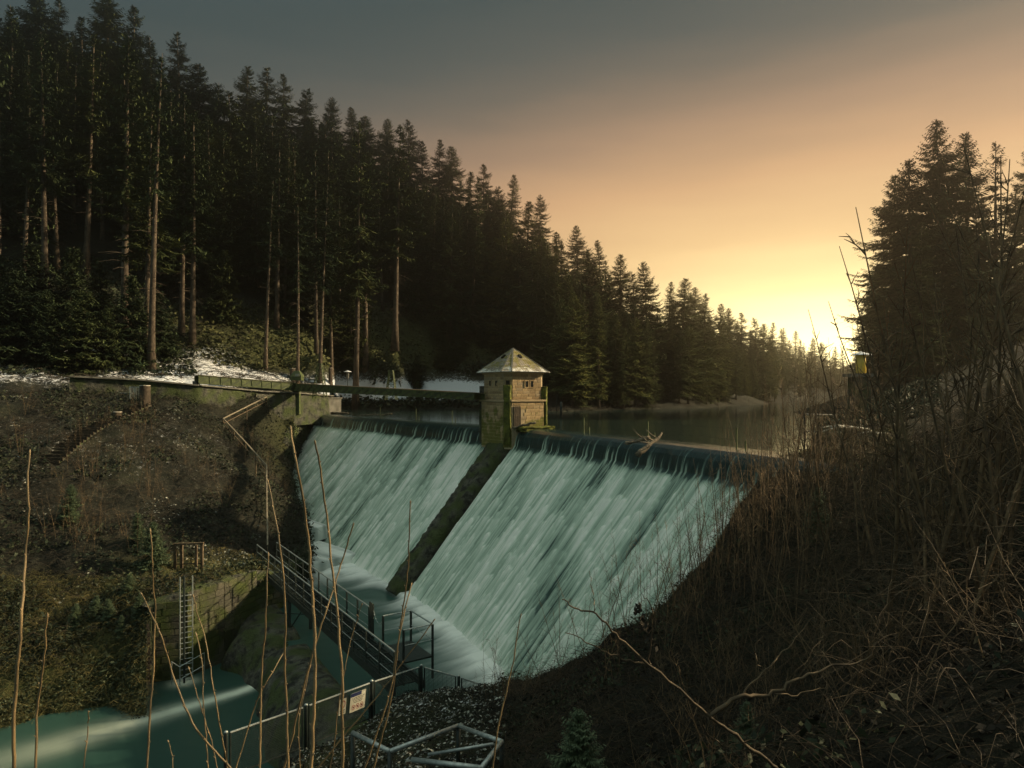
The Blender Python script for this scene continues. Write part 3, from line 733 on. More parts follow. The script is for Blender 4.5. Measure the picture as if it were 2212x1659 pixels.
# front row along the lake: crowns down to the water
for px in range(1150, 1830, 20):
    p = px + rng.uniform(-6, 6); D = D0(p) - 4 + rng.uniform(0, 6)
    x, y, _ = atz(p, D, 0); zg = ground(x, y)
    if zg < 0: zg = 0.1
    lim = sky_low(p) + 45 + rng.uniform(0, 50); h = min(rng.uniform(15, 24), CZ - (lim - HY) / F * D - zg)
    if h > 5: put_left(p, D, h, rng.choice(['full', 'big', 'slim', 'high' if p < 1330 else 'full']))
# bare trunks along the forest edge, one by one: (px, py of foot, py of top, distance, kind, label)
EDGE_TREES = [
 (97,560,60,82,'high','dark bare trunk rising behind young firs near the picture edge'),
 (185,470,60,88,'high','pale thin trunk deep inside the shadowed forest'),
 (268,615,60,78,'high','thick straight spruce trunk standing just above the young firs'),
 (318,690,250,73,'high','straight spruce trunk rising just behind the leaning one by the felled strip'),
 (326,722,110,70,'pole','leaning ragged spruce at the lower corner of the felled strip'),
 (392,640,200,84,'high','slim spruce trunk rising from brush beside the ragged leaning spruce'),
 (415,680,230,82,'high','pale straight spruce trunk where the felled strip turns mossy'),
 (573,775,385,84,'pole','thin spruce with a small tufted crown nearest the felled strip'),
 (556,640,300,104,'full','dense spruce closing the gap above the thin tufted one'),
 (585,650,330,108,'full','dense spruce behind the stout flared-foot trunk'),
 (597,700,300,96,'high','stout spruce with a flared mossy foot behind the thin tufted one'),
 (643,785,445,84,'pole','thin short-crowned spruce halfway between two taller slender ones'),
 (690,765,395,86,'burst','slender spruce with a bursting star-shaped top behind the lattice mast'),
 (684,710,330,96,'high','spruce trunk half hidden behind the star-topped slender one'),
 (767,728,260,100,'high','tall spruce with dead lower branches on the mossy slope'),
 (790,705,330,106,'high','straight spruce just beside the one with dead lower branches'),
 (853,742,270,104,'high','pale spruce trunk standing alone at the foot of the mossy slope'),
 (1018,725,380,124,'high','spruce trunk in the gloom above the end of the track'),
 (1212,822,520,112,'high','brown lit trunk standing just past the tower roof'),
 (1265,840,540,116,'high','thin trunk with a high crown second past the tower roof'),
 (1310,850,560,112,'high','third bare trunk past the tower near the shore'),
]
for px, py, pt, D, kd, lb in EDGE_TREES:
    x, y, z = at(px, py, D); zg = ground(x, y)
    h = CZ - (pt - HY) / F * D - zg
    put_left(px, D, h, kd, lb)
# understorey firs
YOUNG = [(40,690,66,'young'),(110,700,66,'young'),(175,690,67,'young'),(235,700,68,'young'),(285,690,70,'young'),(150,600,76,'young'),(60,590,74,'young'),(215,560,80,'young'),(345,660,76,'young'),(480,690,92,'young'),
         (900,745,112,'young'),(960,740,116,'young'),(1040,745,122,'young'),(1100,770,115,'young'),(1130,800,108,'young'),(990,770,118,'young'),(0,640,70,'young'),(-40,700,64,'young')]
for px, py, D, kd in YOUNG:
    x, y, _ = atz(px, D, 0); zg = ground(x, y)
    h = rng.uniform(6, 10) if px < 500 else rng.uniform(3.5, 7)
    lb = ('bushy young fir in the shade below the tall trunks', 'young firs under the left forest') if px < 520 else ('small bushy fir at the dark forest edge above the track', 'small firs above the track')
    tree('young', x, y, zg, h, lb[0], lb[1], 'young_fir_tree', wide=1.15)
# right bank
RIGHT = [(1962,342,74,'big','tall spruce nearest the valley gap on the far bank of the shrubs'),(1928,380,86,'big','spruce just behind the one nearest the valley gap'),(2050,245,76,'big','tallest spruce above the bare shrubs'),
         (2090,285,82,'big','broad spruce touching the tallest one'),(2152,300,80,'open','thin open-crowned spruce letting sunset through'),(2225,310,82,'big','dark spruce cut by the picture edge beside the open-crowned one'),
         (1900,520,92,'full','spruce low in the row stepping down toward the gap'),(1880,600,105,'full','small spruce second last in the row toward the gap'),(1862,670,125,'full','smallest spruce at the end of the row by the gap'),
         (2010,360,80,'big','spruce filling the space below the tallest one'),(2130,420,88,'full','spruce standing in shade behind the open-crowned one'),(2190,400,78,'full','dark spruce behind the shrubs near the picture edge'),(2290,300,86,'big','dark spruce mostly outside the picture edge'),
         (1985,480,70,'full','lower spruce in front of the row above the shrubs'),(2075,470,73,'full','lower spruce under the tallest one')]
for px, py, D, kd, lb in RIGHT:
    x, y, _ = atz(px, D, 0); zg = max(ground(x, y, False), 0.2)
    h = CZ - (py - HY) / F * D - zg
    tree(kd, x, y, zg, h, lb, 'spruces on the right bank', wide=1.15 if kd == 'big' else 1.05)
# ------------------------------------------------------------------ gate tower on the pier
MT['sandstone'] = None
m = M('sandstone_block', 0.9, 0.15)
n1 = m.noise(3.5, 5, m.vec('Generated', (1, 1, 1)), 0.65)
base = m.ramp(m.rnd(), [(0, (0.30, 0.21, 0.115)), (0.35, (0.45, 0.32, 0.17)), (0.7, (0.52, 0.38, 0.21)), (1, (0.37, 0.29, 0.19))])
c = m.mix(m.ramp(n1, [(0.35, 0.0), (0.7, 0.6)]), base, (0.10, 0.075, 0.045))
g = m.n.new('ShaderNodeNewGeometry'); sp = m.n.new('ShaderNodeSeparateXYZ'); m.l.new(g.outputs['Position'], sp.inputs[0])
wn_ = m.n.new('ShaderNodeTexNoise'); wn_.inputs['Scale'].default_value = 1.7; wn_.inputs['Detail'].default_value = 6; m.l.new(g.outputs['Position'], wn_.inputs['Vector'])
moss_f = m.math('ADD', m.math('MULTIPLY', sp.outputs[2], -0.14), m.math('MULTIPLY', wn_.outputs[0], 1.3))   # moss creeps up from the water
c = m.mix(m.ramp(moss_f, [(0.52, 0.0), (0.64, 0.85)]), c, (0.12, 0.13, 0.022))
m.set('Base Color', c); m.bump(m.noise(9, 5, m.vec('Generated')), 0.6, 0.03); MT['sandstone'] = m.m
MT['mortar'] = two_tone('mortar', (0.30, 0.23, 0.14), (0.42, 0.34, 0.22), 6, 0.95, 0.4)
m = M('tower_slate', 0.7, 0.3)
g = m.n.new('ShaderNodeNewGeometry')
nz_ = m.n.new('ShaderNodeTexNoise'); nz_.inputs['Scale'].default_value = 2.6; nz_.inputs['Detail'].default_value = 6; m.l.new(g.outputs['Position'], nz_.inputs['Vector'])
rnd_i = m.n.new('ShaderNodeNewGeometry').outputs['Random Per Island']
c = m.mix(rnd_i, (0.16, 0.135, 0.11), (0.34, 0.30, 0.25))
c = m.mix(m.ramp(nz_.outputs[0], [(0.42, 0.0), (0.55, 0.9)]), c, (0.20, 0.17, 0.04))
sn = m.n.new('ShaderNodeSeparateXYZ'); m.l.new(g.outputs['Position'], sn.inputs[0])
frost = m.math('ADD', m.math('MULTIPLY', sn.outputs[2], -0.5), m.math('ADD', m.math('MULTIPLY', nz_.outputs[0], 0.9), 2.05))
c = m.mix(m.ramp(frost, [(0.45, 0.0), (0.6, 0.85)]), c, (0.72, 0.70, 0.68))
m.set('Base Color', c); MT['slate'] = m.m
MT['moss'] = two_tone('thick_moss', (0.035, 0.042, 0.012), (0.15, 0.16, 0.03), 3, 0.95, 1.0, 18, 0.06)
MT['dark'] = two_tone('dark_opening', (0.006, 0.006, 0.006), (0.012, 0.011, 0.010), 3, 0.9, 0)
MT['door'] = two_tone('old_door_wood', (0.03, 0.022, 0.014), (0.06, 0.045, 0.03), 5, 0.8, 0.3)
MT['iron'] = two_tone('dark_green_steel', (0.018, 0.026, 0.023), (0.04, 0.05, 0.045), 8, 0.5, 0.1, metal=0.2, spec=0.5)
MT['galv'] = two_tone('galvanised_pipe', (0.30, 0.33, 0.32), (0.50, 0.53, 0.51), 12, 0.42, 0.1, metal=0.55, spec=0.5)
MT['green_paint'] = two_tone('faded_green_paint', (0.045, 0.062, 0.022), (0.10, 0.12, 0.042), 2.5, 0.6, 0.2, 20, 0.005, spec=0.35)
MT['wood'] = two_tone('weathered_timber', (0.07, 0.05, 0.032), (0.17, 0.125, 0.08), 4, 0.85, 0.5, 20, 0.01, 0.2)
MT['cutwood'] = two_tone('cut_wood_with_snow', (0.42, 0.35, 0.26), (0.68, 0.64, 0.58), 6, 0.85, 0.2)
MT['concrete'] = two_tone('stained_concrete', (0.10, 0.095, 0.08), (0.22, 0.21, 0.18), 1.6, 0.9, 0.5, 8, 0.03)
MT['snow'] = two_tone('snow', (0.74, 0.75, 0.79), (0.84, 0.85, 0.88), 3, 0.8, 0.6, 8, 0.05)
MT['white'] = two_tone('white_sign', (0.36, 0.35, 0.28), (0.46, 0.44, 0.36), 9, 0.6, 0)
MT['red'] = two_tone('sign_red', (0.20, 0.025, 0.02), (0.26, 0.035, 0.03), 9, 0.6, 0)
MT['blue'] = two_tone('sign_blue', (0.012, 0.018, 0.06), (0.02, 0.03, 0.09), 9, 0.6, 0)
MT['ink'] = two_tone('sign_print', (0.02, 0.02, 0.018), (0.05, 0.05, 0.045), 30, 0.7, 0)

E1 = Vector((0.57, -0.82, 0)).normalized(); N1 = Vector((-E1.y * -1, 0, 0)); N1 = Vector((E1.y, -E1.x, 0))   # along the crest / downstream
TC = Vector((0.08, 47.5, 0)); HW = 1.62
Rt = Matrix((E1, -N1, Vector((0, 0, 1)))).transposed()     # local x = along crest, local -y = downstream
def T(x, y, z): return TC + Rt @ Vector((x, y, z))
tower = empty('gate_tower', T(0, 0, 0)); tag(tower, 'square sandstone gate tower with pyramid roof standing on the pier', 'tower')
def pin(o, parent):
    o.parent = parent; o.matrix_parent_inverse = Matrix.Translation(parent.location).inverted(); return o
def tp(o): return pin(o, tower)
ch = 0.42
def octo(hw, c): return [(-hw + c, -hw), (hw - c, -hw), (hw, -hw + c), (hw, hw - c), (hw - c, hw), (-hw + c, hw), (-hw, hw - c), (-hw, -hw + c)]
mb = MB()
mb.prism([T(x, y, 0)[:2] for x, y in octo(HW, ch)], 1.9, 3.85)
tp(mb.build('wall', MT['mortar']))
mb = MB(); mb.prism([T(x, y, 0)[:2] for x, y in octo(HW + .13, ch)], -1.3, 1.86)
tp(mb.build('base_wall', MT['mortar']))
mb = MB(); mb.prism([T(x, y, 0)[:2] for x, y in octo(HW + .24, ch)], 1.84, 1.98)
tp(mb.build('string_course', MT['sandstone'], bevel=0.02))
mb = MB(); mb.prism([T(x, y, 0)[:2] for x, y in octo(HW + .09, ch)], 3.72, 3.86)
tp(mb.build('cornice', MT['sandstone'], bevel=0.02))
# blocks: shared meshes, one object each
def block_mesh(seed):
    rs = np.random.RandomState(seed); b = MB()
    b.box((0, 0, 0), (1, 1, 1)); V = np.array(b.v); V += rs.uniform(-.02, .02, V.shape)
    b.v = [tuple(p) for p in V]; me = b.mesh('stone_block')
    import bmesh
    bm = bmesh.new(); bm.from_mesh(me); bmesh.ops.bevel(bm, geom=bm.edges[:], offset=0.05, segments=1, affect='EDGES'); bm.to_mesh(me); bm.free()
    return me
BLK = [block_mesh(i) for i in range(5)]
for me in BLK: me.materials.append(MT['sandstone'])
brs = random.Random(3)
def blocks(parent, O, ux, uz, un, width, z0, z1, course, blen, skip=(), meshes=BLK, proud=0.02, name='stone_block', put=None):
    """courses of stones on the plane O + ux*u + uz*z; un points outward"""
    n = max(1, round((z1 - z0) / course)); ch_ = (z1 - z0) / n; cnt = 0
    R = Matrix((ux, un, uz)).transposed()
    for j in range(n):
        za = z0 + j * ch_; u = -brs.uniform(0, blen * .6)
        while u < width - 0.02:
            w = blen * brs.uniform(.65, 1.45); a, b = max(u, 0), min(u + w, width); u += w
            if width - b < .12: b = width; u = width
            if b - a < 0.05: continue
            cu, cz = (a + b) / 2, za + ch_ / 2
            if any(s[0] < cu < s[1] and s[2] < cz < s[3] for s in skip): continue
            o = bpy.data.objects.new(name, brs.choice(meshes)); sc.collection.objects.link(o)
            pr = proud + brs.uniform(-.008, .012)
            M4 = Matrix.Translation(O + ux * cu + uz * cz + un * (pr / 2 - 0.03)) @ R.to_4x4() @ Matrix.Diagonal((b - a - .022, pr + .06, ch_ - .022, 1))
            pin(o, parent); o.matrix_basis = M4; cnt += 1
    return cnt
UZ = Vector((0, 0, 1))
def facet(hw, c, which):
    P = octo(hw, c); a, b = P[which], P[(which + 1) % 8]
    A, B = T(a[0], a[1], 0), T(b[0], b[1], 0); ux = (B - A).normalized(); un = Vector((ux.y, -ux.x, 0))
    return A, ux, un, (B - A).length
# facet 0 = downstream, 1 = corner, 2 = toward the right bank
nblk = 0
for which, skipU in ((0, [(0.62, .98, 2.85, 3.3), (1.38, 1.74, 2.85, 3.3)]), (1, [(.12, .48, 2.85, 3.3)]), (2, [(.98, 1.34, 2.8, 3.3), (1.40, 1.78, 2.8, 3.3)])):
    A, ux, un, w = facet(HW, ch, which)
    nblk += blocks(tower, A, ux, UZ, un, w, 2.0, 3.7, 0.19, 0.44, skipU)
    A, ux, un, w = facet(HW + .13, ch, which)
    nblk += blocks(tower, A, ux, UZ, un, w, -1.2 if which < 2 else -.05, 1.82, 0.23, 0.52, [(0.06, .78, -.2, 1.55)] if which == 2 else ())
# windows: dark recess, stone frame, bars
def window(A, ux, un, u, z, w, h):
    R = Matrix((ux, un, UZ)).transposed(); c = A + ux * u + UZ * z
    f = empty('window', c); pin(f, tower)
    def sub(name, mbb, mat):
        return pin(mbb.build(name, mat), f)
    b = MB(); b.box(c + un * 0.012, (w, .02, h), R); sub('opening', b, MT['dark'])
    b = MB()
    for s in (-1, 1):
        b.box(c + ux * s * (w / 2 + .035) + un * .02, (.06, .08, h + .12), R); b.box(c + UZ * s * (h / 2 + .03) + un * .02, (w - .002, .076, .055), R)
    sub('frame', b, MT['sandstone'])
    b = MB()
    b.box(c + un * .035, (.022, .02, h), R); b.box(c + un * .037, (w, .02, .022), R)
    sub('bars', b, MT['iron'])
for which, lst in ((0, [(.80, 3.07), (1.56, 3.07)]), (1, [(.30, 3.07)]), (2, [(1.16, 3.04), (1.59, 3.04)])):
    A, ux, un, w = facet(HW, ch, which)
    for u, z in lst: window(A, ux, un, u, z, .24, .40)
A, ux, un, w = facet(HW + .13, ch, 2); R = Matrix((ux, un, UZ)).transposed()
b = MB(); b.box(A + ux * .42 + UZ * .80 + un * .0, (.60, .09, 1.48), R)
for k in range(4): b.box(A + ux * (.20 + .147 * k) + UZ * .8 + un * .05, (.13, .02, 1.44), R)
tp(b.build('door', MT['door']))
# mossy corner buttresses
def mossy_box(name, c, size, R, mat, seed, amp=.05):
    b = MB(); nx, ny, nz = [max(2, int(s / .16)) for s in size]
    import bmesh
    bm = bmesh.new(); bmesh.ops.create_cube(bm, size=1); bmesh.ops.subdivide_edges(bm, edges=bm.edges[:], cuts=7, use_grid_fill=True)
    rs = np.random.RandomState(seed)
    for v in bm.verts:
        p = Vector((v.co.x * size[0], v.co.y * size[1], v.co.z * size[2])); p += Vector(rs.uniform(-amp, amp, 3)); v.co = Vector(c) + R @ p
    me = bpy.data.meshes.new(name); bm.to_mesh(me); bm.free()
    for p in me.polygons: p.use_smooth = True
    return obj(name, me, mat)
q = HW + .1 - ch / 2
for sx_, sy_, top in ((1, -1, 2.95), (-1, -1, 2.9), (1, 1, 2.85)):
    c = T(sx_ * q, sy_ * q, 0); Rq = Rt @ Matrix.Rotation(math.radians(45), 3, 'Z')
    tp(mossy_box('buttress', (c.x, c.y, (top - 1.0) / 2), (.46, .46, top + 1.0), Rq, MT['moss'] if sy_ * sx_ < 0 and sx_ > 0 or sy_ > 0 else MT['mossy'], 5 + sx_, .035))
# ledge and moss at the waterline
tp(mossy_box('moss_bank', T(HW + .45, .35, 0.02), (1.0, 2.6, .28), Rt, MT['moss'], 9, .06))
# roof: deck plus overlapping slates
eh, ez, apex = HW + .42, 3.84, Vector((TC.x, TC.y, 5.55))
b = MB(); cor = [T(x, y, ez) for x, y in ((-eh, -eh), (eh, -eh), (eh, eh), (-eh, eh))]
ring = [T(x, y, ez) for x, y in octo(eh, .5)]
b.add([tuple(p) for p in ring] + [tuple(apex - Vector((0, 0, .05)))], [tuple(range(7, -1, -1))] + [(i, (i + 1) % 8, 8) for i in range(8)])
roof = tp(b.build('roof', MT['slate']))
sl_ = MB(); srs = random.Random(9)
for i in range(8):
    A, B = ring[i], ring[(i + 1) % 8]; rows = 15
    for r_ in range(rows):
        t0, t1 = r_ / rows, min(1, (r_ + 1.55) / rows)
        a0, b0 = A.lerp(apex, t0), B.lerp(apex, t0); a1, b1 = A.lerp(apex, t1), B.lerp(apex, t1)
        nrm = (B - A).cross(apex - A).normalized()
        if nrm.z < 0: nrm = -nrm
        n_ = max(1, int((b0 - a0).length / .19)); off = .5 * (r_ % 2)
        for k in range(n_ + 1):
            f0, f1 = max(0, (k - off) / n_), min(1, (k + 1 - off) / n_)
            if f1 - f0 < .02: continue
            g_ = .04 / n_; up_ = nrm * (.030 + srs.uniform(0, .018)); lo = nrm * .012
            p = [a0.lerp(b0, f0 + g_) + up_, a0.lerp(b0, f1 - g_) + up_, a1.lerp(b1, f1 - g_) + lo, a1.lerp(b1, f0 + g_) + lo]
            sl_.add([tuple(v) for v in p] + [tuple(v - nrm * .018) for v in p], [(0, 1, 2, 3), (4, 7, 6, 5), (0, 4, 5, 1), (1, 5, 6, 2), (2, 6, 7, 3), (3, 7, 4, 0)])
o = sl_.build('slates', MT['slate']); o.parent = roof; o['kind'] = 'stuff'
hip = MB()
for i in (0, 1, 2, 3, 4, 5, 6, 7): hip.bar(ring[i] + Vector((0, 0, .03)), apex + Vector((0, 0, .02)), .09, .06)
o = hip.build('hip_cap', MT['concrete']); o.parent = roof
for px_, i in ((0, 0), (1, 2)):
    A, B = ring[i], ring[(i + 1) % 8]; c = ((A + B) / 2).lerp(apex, .62); nrm = (B - A).cross(apex - A).normalized(); nrm = nrm if nrm.z > 0 else -nrm
    ux = (B - A).normalized(); v = nrm.cross(ux)
    b = MB(); b.box(c + nrm * .06, (.22, .30, .12), Matrix((ux, v, nrm)).transposed()); o = b.build('vent', MT['dark']); o.parent = roof

# ------------------------------------------------------------------ green girder, masts, hood, lamp behind the crest
gird = empty('pipe_bridge', at(640, 838, 73)); tag(gird, 'long green riveted girder bridge running from the tower to the snowy bank', 'bridge')
def gp(o): return pin(o, gird)
GH = 0.36
def girder_run(g0, g1, h0, h1, nst):
    gl = g1 - g0; gd = Vector((gl.x, gl.y, 0)).normalized(); gn = Vector((gd.y, -gd.x, 0))
    if gn.y > 0: gn = -gn
    gpt = lambda t_, dz=0, dn=0: g0 + gl * t_ + Vector((0, 0, dz)) + gn * dn
    hgt = lambda t_: h0 + (h1 - h0) * t_
    for side in (-.45, .45):
        q4 = [gpt(0, -h0 / 2, side), gpt(1, -h1 / 2, side), gpt(1, h1 / 2, side), gpt(0, h0 / 2, side)]
        b = MB(); b.add([tuple(v) for v in q4] + [tuple(v + gn * .02) for v in q4], [(0, 1, 2, 3), (4, 7, 6, 5), (3, 2, 6, 7), (0, 4, 5, 1), (0, 3, 7, 4), (1, 5, 6, 2)])
        gp(b.build('web_plate', MT['green_paint']))
        for s in (-1, 1):
            b = MB(); b.bar(gpt(0, s * h0 / 2, side), gpt(1, s * h1 / 2, side), .16, .035); gp(b.build('flange', MT['green_paint']))
    for i in range(nst + 1):
        t_ = i / nst; b = MB(); b.bar(gpt(t_, -hgt(t_) / 2 + .02, .49), gpt(t_, hgt(t_) / 2 - .02, .49), .05, .05, (1, 0, 0)); gp(b.build('stiffener', MT['green_paint']))
    for i in range(nst):
        t_ = i / nst; u_ = (i + 1) / nst; b = MB(); b.bar(gpt(t_, hgt(t_) / 2 - .03, .50), gpt(u_, -hgt(u_) / 2 + .03, .50), .03, .05); gp(b.build('diagonal_brace', MT['iron']))
    b = MB(); b.bar(gpt(0, h0 / 2 + .06, 0), gpt(1, h1 / 2 + .06, 0), .7, .03); gp(b.build('deck', MT['wood']))
girder_run(Vector(at(1036, 857, 46.6)), Vector(at(640, 836.5, 73)), .38, .72, 24)
girder_run(Vector(at(642, 836.5, 73)), Vector(at(424, 819.5, 65)), .72, .74, 10)
pt = Vector(at(641, 848, 73.2)); zt = ground(pt.x, pt.y)
b = MB(); b.box((pt.x, pt.y, (2.68 + zt) / 2 - .2), (.7, .6, 2.68 - zt + .4)); gp(b.build('support_pillar', MT['green_paint']))
b = MB(); e_ = Vector(at(424, 828, 65)); b.box((e_.x, e_.y, e_.z - .6), (.35, .8, 1.6)); gp(b.build('end_post', MT['iron']))
def lattice(name, px, ptop, pbot, D, w0, w1, label):
    top, bot = Vector(at(px, ptop, D)), Vector(at(px, pbot, D)); r = empty(name, bot); tag(r, label, 'mast', 'lattice masts beside the girder')
    def add(b, nm): pin(b.build(nm, MT['green_paint']), r)
    H = top.z - bot.z; cs = [(-1, -1), (1, -1), (1, 1), (-1, 1)]
    pos = lambda c, q_: Vector((bot.x + c[0] * (w0 + (w1 - w0) * q_) / 2, bot.y + c[1] * (w0 + (w1 - w0) * q_) / 2, bot.z + H * q_))
    for c in cs: b = MB(); b.bar(pos(c, -.06), pos(c, 1), .08, .08); add(b, 'leg')
    for k in range(6):
        q0, q1 = k / 6, (k + 1) / 6
        for i in range(4):
            b = MB(); b.bar(pos(cs[i], q0), pos(cs[(i + 1) % 4], q1), .045, .045); add(b, 'diagonal_brace')
        b = MB()
        for i in range(4): b.bar(pos(cs[i], q1), pos(cs[(i + 1) % 4], q1), .05, .05)
        add(b, 'ring')
lattice('lattice_mast', 691, 786, 857, 70, 1.15, .42, 'green lattice mast rising above the girder in front of the slender spruces')
lattice('lattice_mast', 845, 800, 860, 74, 1.1, .4, 'faint green lattice mast in brush above the snow nearer the tower')
# hood on the girder
hp = Vector(at(642, 819, 72.6)); r = empty('valve_hood', hp); tag(r, 'small green sloped hood with white notice on the girder', 'hood')
def rp(o, r): return pin(o, r)
b = MB(); b.prism([(hp.x - .55, hp.y - .5), (hp.x + .55, hp.y - .5), (hp.x + .55, hp.y + .5), (hp.x - .55, hp.y + .5)], hp.z - .15, hp.z + .25)
b.add([(hp.x + sx_ * .62, hp.y + sy_ * .56, hp.z + .25) for sx_, sy_ in ((-1, -1), (1, -1), (1, 1), (-1, 1))] + [(hp.x + sx_ * .26, hp.y + sy_ * .26, hp.z + .88) for sx_, sy_ in ((-1, -1), (1, -1), (1, 1), (-1, 1))],
      [(3, 2, 1, 0), (4, 5, 6, 7), (0, 1, 5, 4), (1, 2, 6, 5), (2, 3, 7, 6), (3, 0, 4, 7)]); rp(b.build('hood', MT['green_paint']), r)
b = MB(); b.box((hp.x + .18, hp.y - .58, hp.z + .42), (.42, .02, .26)); rp(b.build('notice', MT['white']), r)
for d_ in (.06, .18, .30):
    b = MB(); b.box((hp.x + d_, hp.y - .595, hp.z + .42), (.06, .01, .07)); rp(b.build('printed_mark', MT['ink']), r)
# white-capped post lamp
lp = Vector(at(751, 838, 92)); r = empty('post_lamp', lp); tag(r, 'small post with white mushroom cap in the snowy brush', 'lamp')
b = MB(); b.tube([lp, lp + Vector((0, 0, 1.5))], .05, 6); rp(b.build('post', MT['iron']), r)
b = MB(); b.tube([lp + Vector((0, 0, z)) for z in (1.25, 1.5, 2.1, 2.15)], [.16, .18, .18, .1], 10); rp(b.build('lamp_body', MT['concrete']), r)
b = MB(); b.tube([lp + Vector((0, 0, z)) for z in (2.15, 2.2, 2.36)], [.5, .48, .05], 12); rp(b.build('cap', MT['snow']), r)

# ------------------------------------------------------------------ walls of the left bank
def skirt(name, pts, zb, mat, label, thick=0.7, rough=.12, seed=1):
    """rough masonry face hanging from a ground edge"""
    P = []; 
    for i in range(len(pts) - 1):
        a, c = Vector(pts[i]), Vector(pts[i + 1]); n_ = max(2, int((c - a).length / .35))
        for k in range(n_): P.append(a.lerp(c, k / n_))
    P.append(Vector(pts[-1])); N_ = len(P); nz_ = 22
    rows = []
    for j in range(nz_ + 1):
        for i, p in enumerate(P):
            d = (P[min(i + 1, N_ - 1)] - P[max(i - 1, 0)]); nn = Vector((d.y, -d.x, 0)).normalized()
            q_ = j / nz_; z = p.z + .12 + (zb - p.z - .12) * q_
            s_ = i * .35
            dz = float(fbm(np.array([s_ * 1.1 + seed]), np.array([z * 1.1]), 4, seed)[0]) * rough * 3
            rows.append(p + nn * (dz + .05 + .10 * q_) + Vector((0, 0, z - p.z)))
    V = np.array([tuple(v) for v in rows]); idx = np.arange(len(V)).reshape(nz_ + 1, N_)
    top_in = np.array([tuple(p + Vector((0, 0, .12)) - Vector(((P[min(i + 1, N_ - 1)] - P[max(i - 1, 0)]).y, -(P[min(i + 1, N_ - 1)] - P[max(i - 1, 0)]).x, 0)).normalized() * thick) for i, p in enumerate(P)])
    V = np.concatenate([top_in, V]); idx = np.arange(len(V)).reshape(nz_ + 2, N_)
    me = npmesh(name, V, np.stack([idx[:-1, :-1], idx[1:, :-1], idx[1:, 1:], idx[:-1, 1:]], -1).reshape(-1, 4), True)
    return tag(obj(name, me, mat), label, 'wall')
def gz_pts(lst): return [(p[0], p[1], ground(p[0], p[1])) for p in lst]
spur = skirt('training_wall', [(p[0], p[1], max(ground(p[0], p[1]), p[2])) for p in EDGE3[6:]], -10.6, MT['mossy'], 'dark ivy-covered side wall dropping to the pool beside the far fall', rough=.2, seed=4)
qw = [(p[0], p[1], p[2]) for p in EDGE3[:7]]
quay = skirt('quay_wall', qw, -12.2, MT['mossy'], 'mossy block wall with a steel ladder above the green stream', rough=.05, seed=6)
MT['quay_stone'] = None
m = M('quay_block', 0.85, 0.25)
c = m.ramp(m.rnd(), [(0, (0.045, 0.043, 0.033)), (0.6, (0.085, 0.08, 0.058)), (1, (0.14, 0.125, 0.09))])
g = m.n.new('ShaderNodeNewGeometry'); wn_ = m.n.new('ShaderNodeTexNoise'); wn_.inputs['Scale'].default_value = 0.9; wn_.inputs['Detail'].default_value = 6; m.l.new(g.outputs['Position'], wn_.inputs['Vector'])
c = m.mix(m.ramp(wn_.outputs[0], [(0.38, 0.0), (0.54, 0.95)]), c, (0.05, 0.065, 0.016))
m.set('Base Color', c); m.bump(m.noise(7, 5, m.vec('Generated')), 0.8, 0.04); MT['quay_stone'] = m.m
QB = [block_mesh(40 + i) for i in range(4)]
for me in QB: me.materials.append(MT['quay_stone'])
for i in range(1, 6):
    a, c = Vector(qw[i]), Vector(qw[i + 1]); d = c - a; d.z = 0; L_ = d.length; ux = d.normalized(); un = Vector((ux.y, -ux.x, 0))
    if un.y > 0: un = -un
    zt = min(a.z, c.z) + .1
    blocks(quay, Vector((a.x, a.y, 0)) + un * .12, ux, UZ, un, L_, -12.0, zt, .34, .66, (), QB, .05)
# retaining wall under the track
rw = [(150,817,57.5),(300,824,60),(430,836,62.5),(560,848,69.5),(640,852,73),(716,858,80)]
rwp = [at(*p) for p in rw]
ret = skirt('retaining_wall', rwp, -1.0, MT['mossy'], 'low dark stone retaining wall below the snowy track', thick=.5, rough=.06, seed=8)
for i in range(5):
    a, c = Vector(rwp[i]), Vector(rwp[i + 1]); d = c - a; sl2 = d.z / Vector((d.x, d.y, 0)).length; d.z = 0; ux = d.normalized(); un = Vector((ux.y, -ux.x, 0)); un = un if un.y < 0 else -un
    b = MB(); b.bar(Vector(rwp[i]) + Vector((0, 0, .16)), Vector(rwp[i + 1]) + Vector((0, 0, .16)), .62, .13); o = b.build('coping', MT['concrete'], ret)
ab = Vector(at(700, 872, 80.2)); Ra = Matrix.Rotation(math.radians(-35), 3, 'Z')
abut = empty('abutment_block', ab); tag(abut, 'square concrete block at the left end of the dam crest', 'abutment')
b = MB(); b.box((ab.x - .2, ab.y + .6, .55), (3.4, 2.4, 2.5), Ra); rp(b.build('block', MT['concrete'], bevel=.04), abut)
b = MB(); b.box((ab.x - .2, ab.y + .6, 1.86), (3.6, 2.6, .14), Ra); rp(b.build('cap_slab', MT['concrete'], bevel=.02), abut)

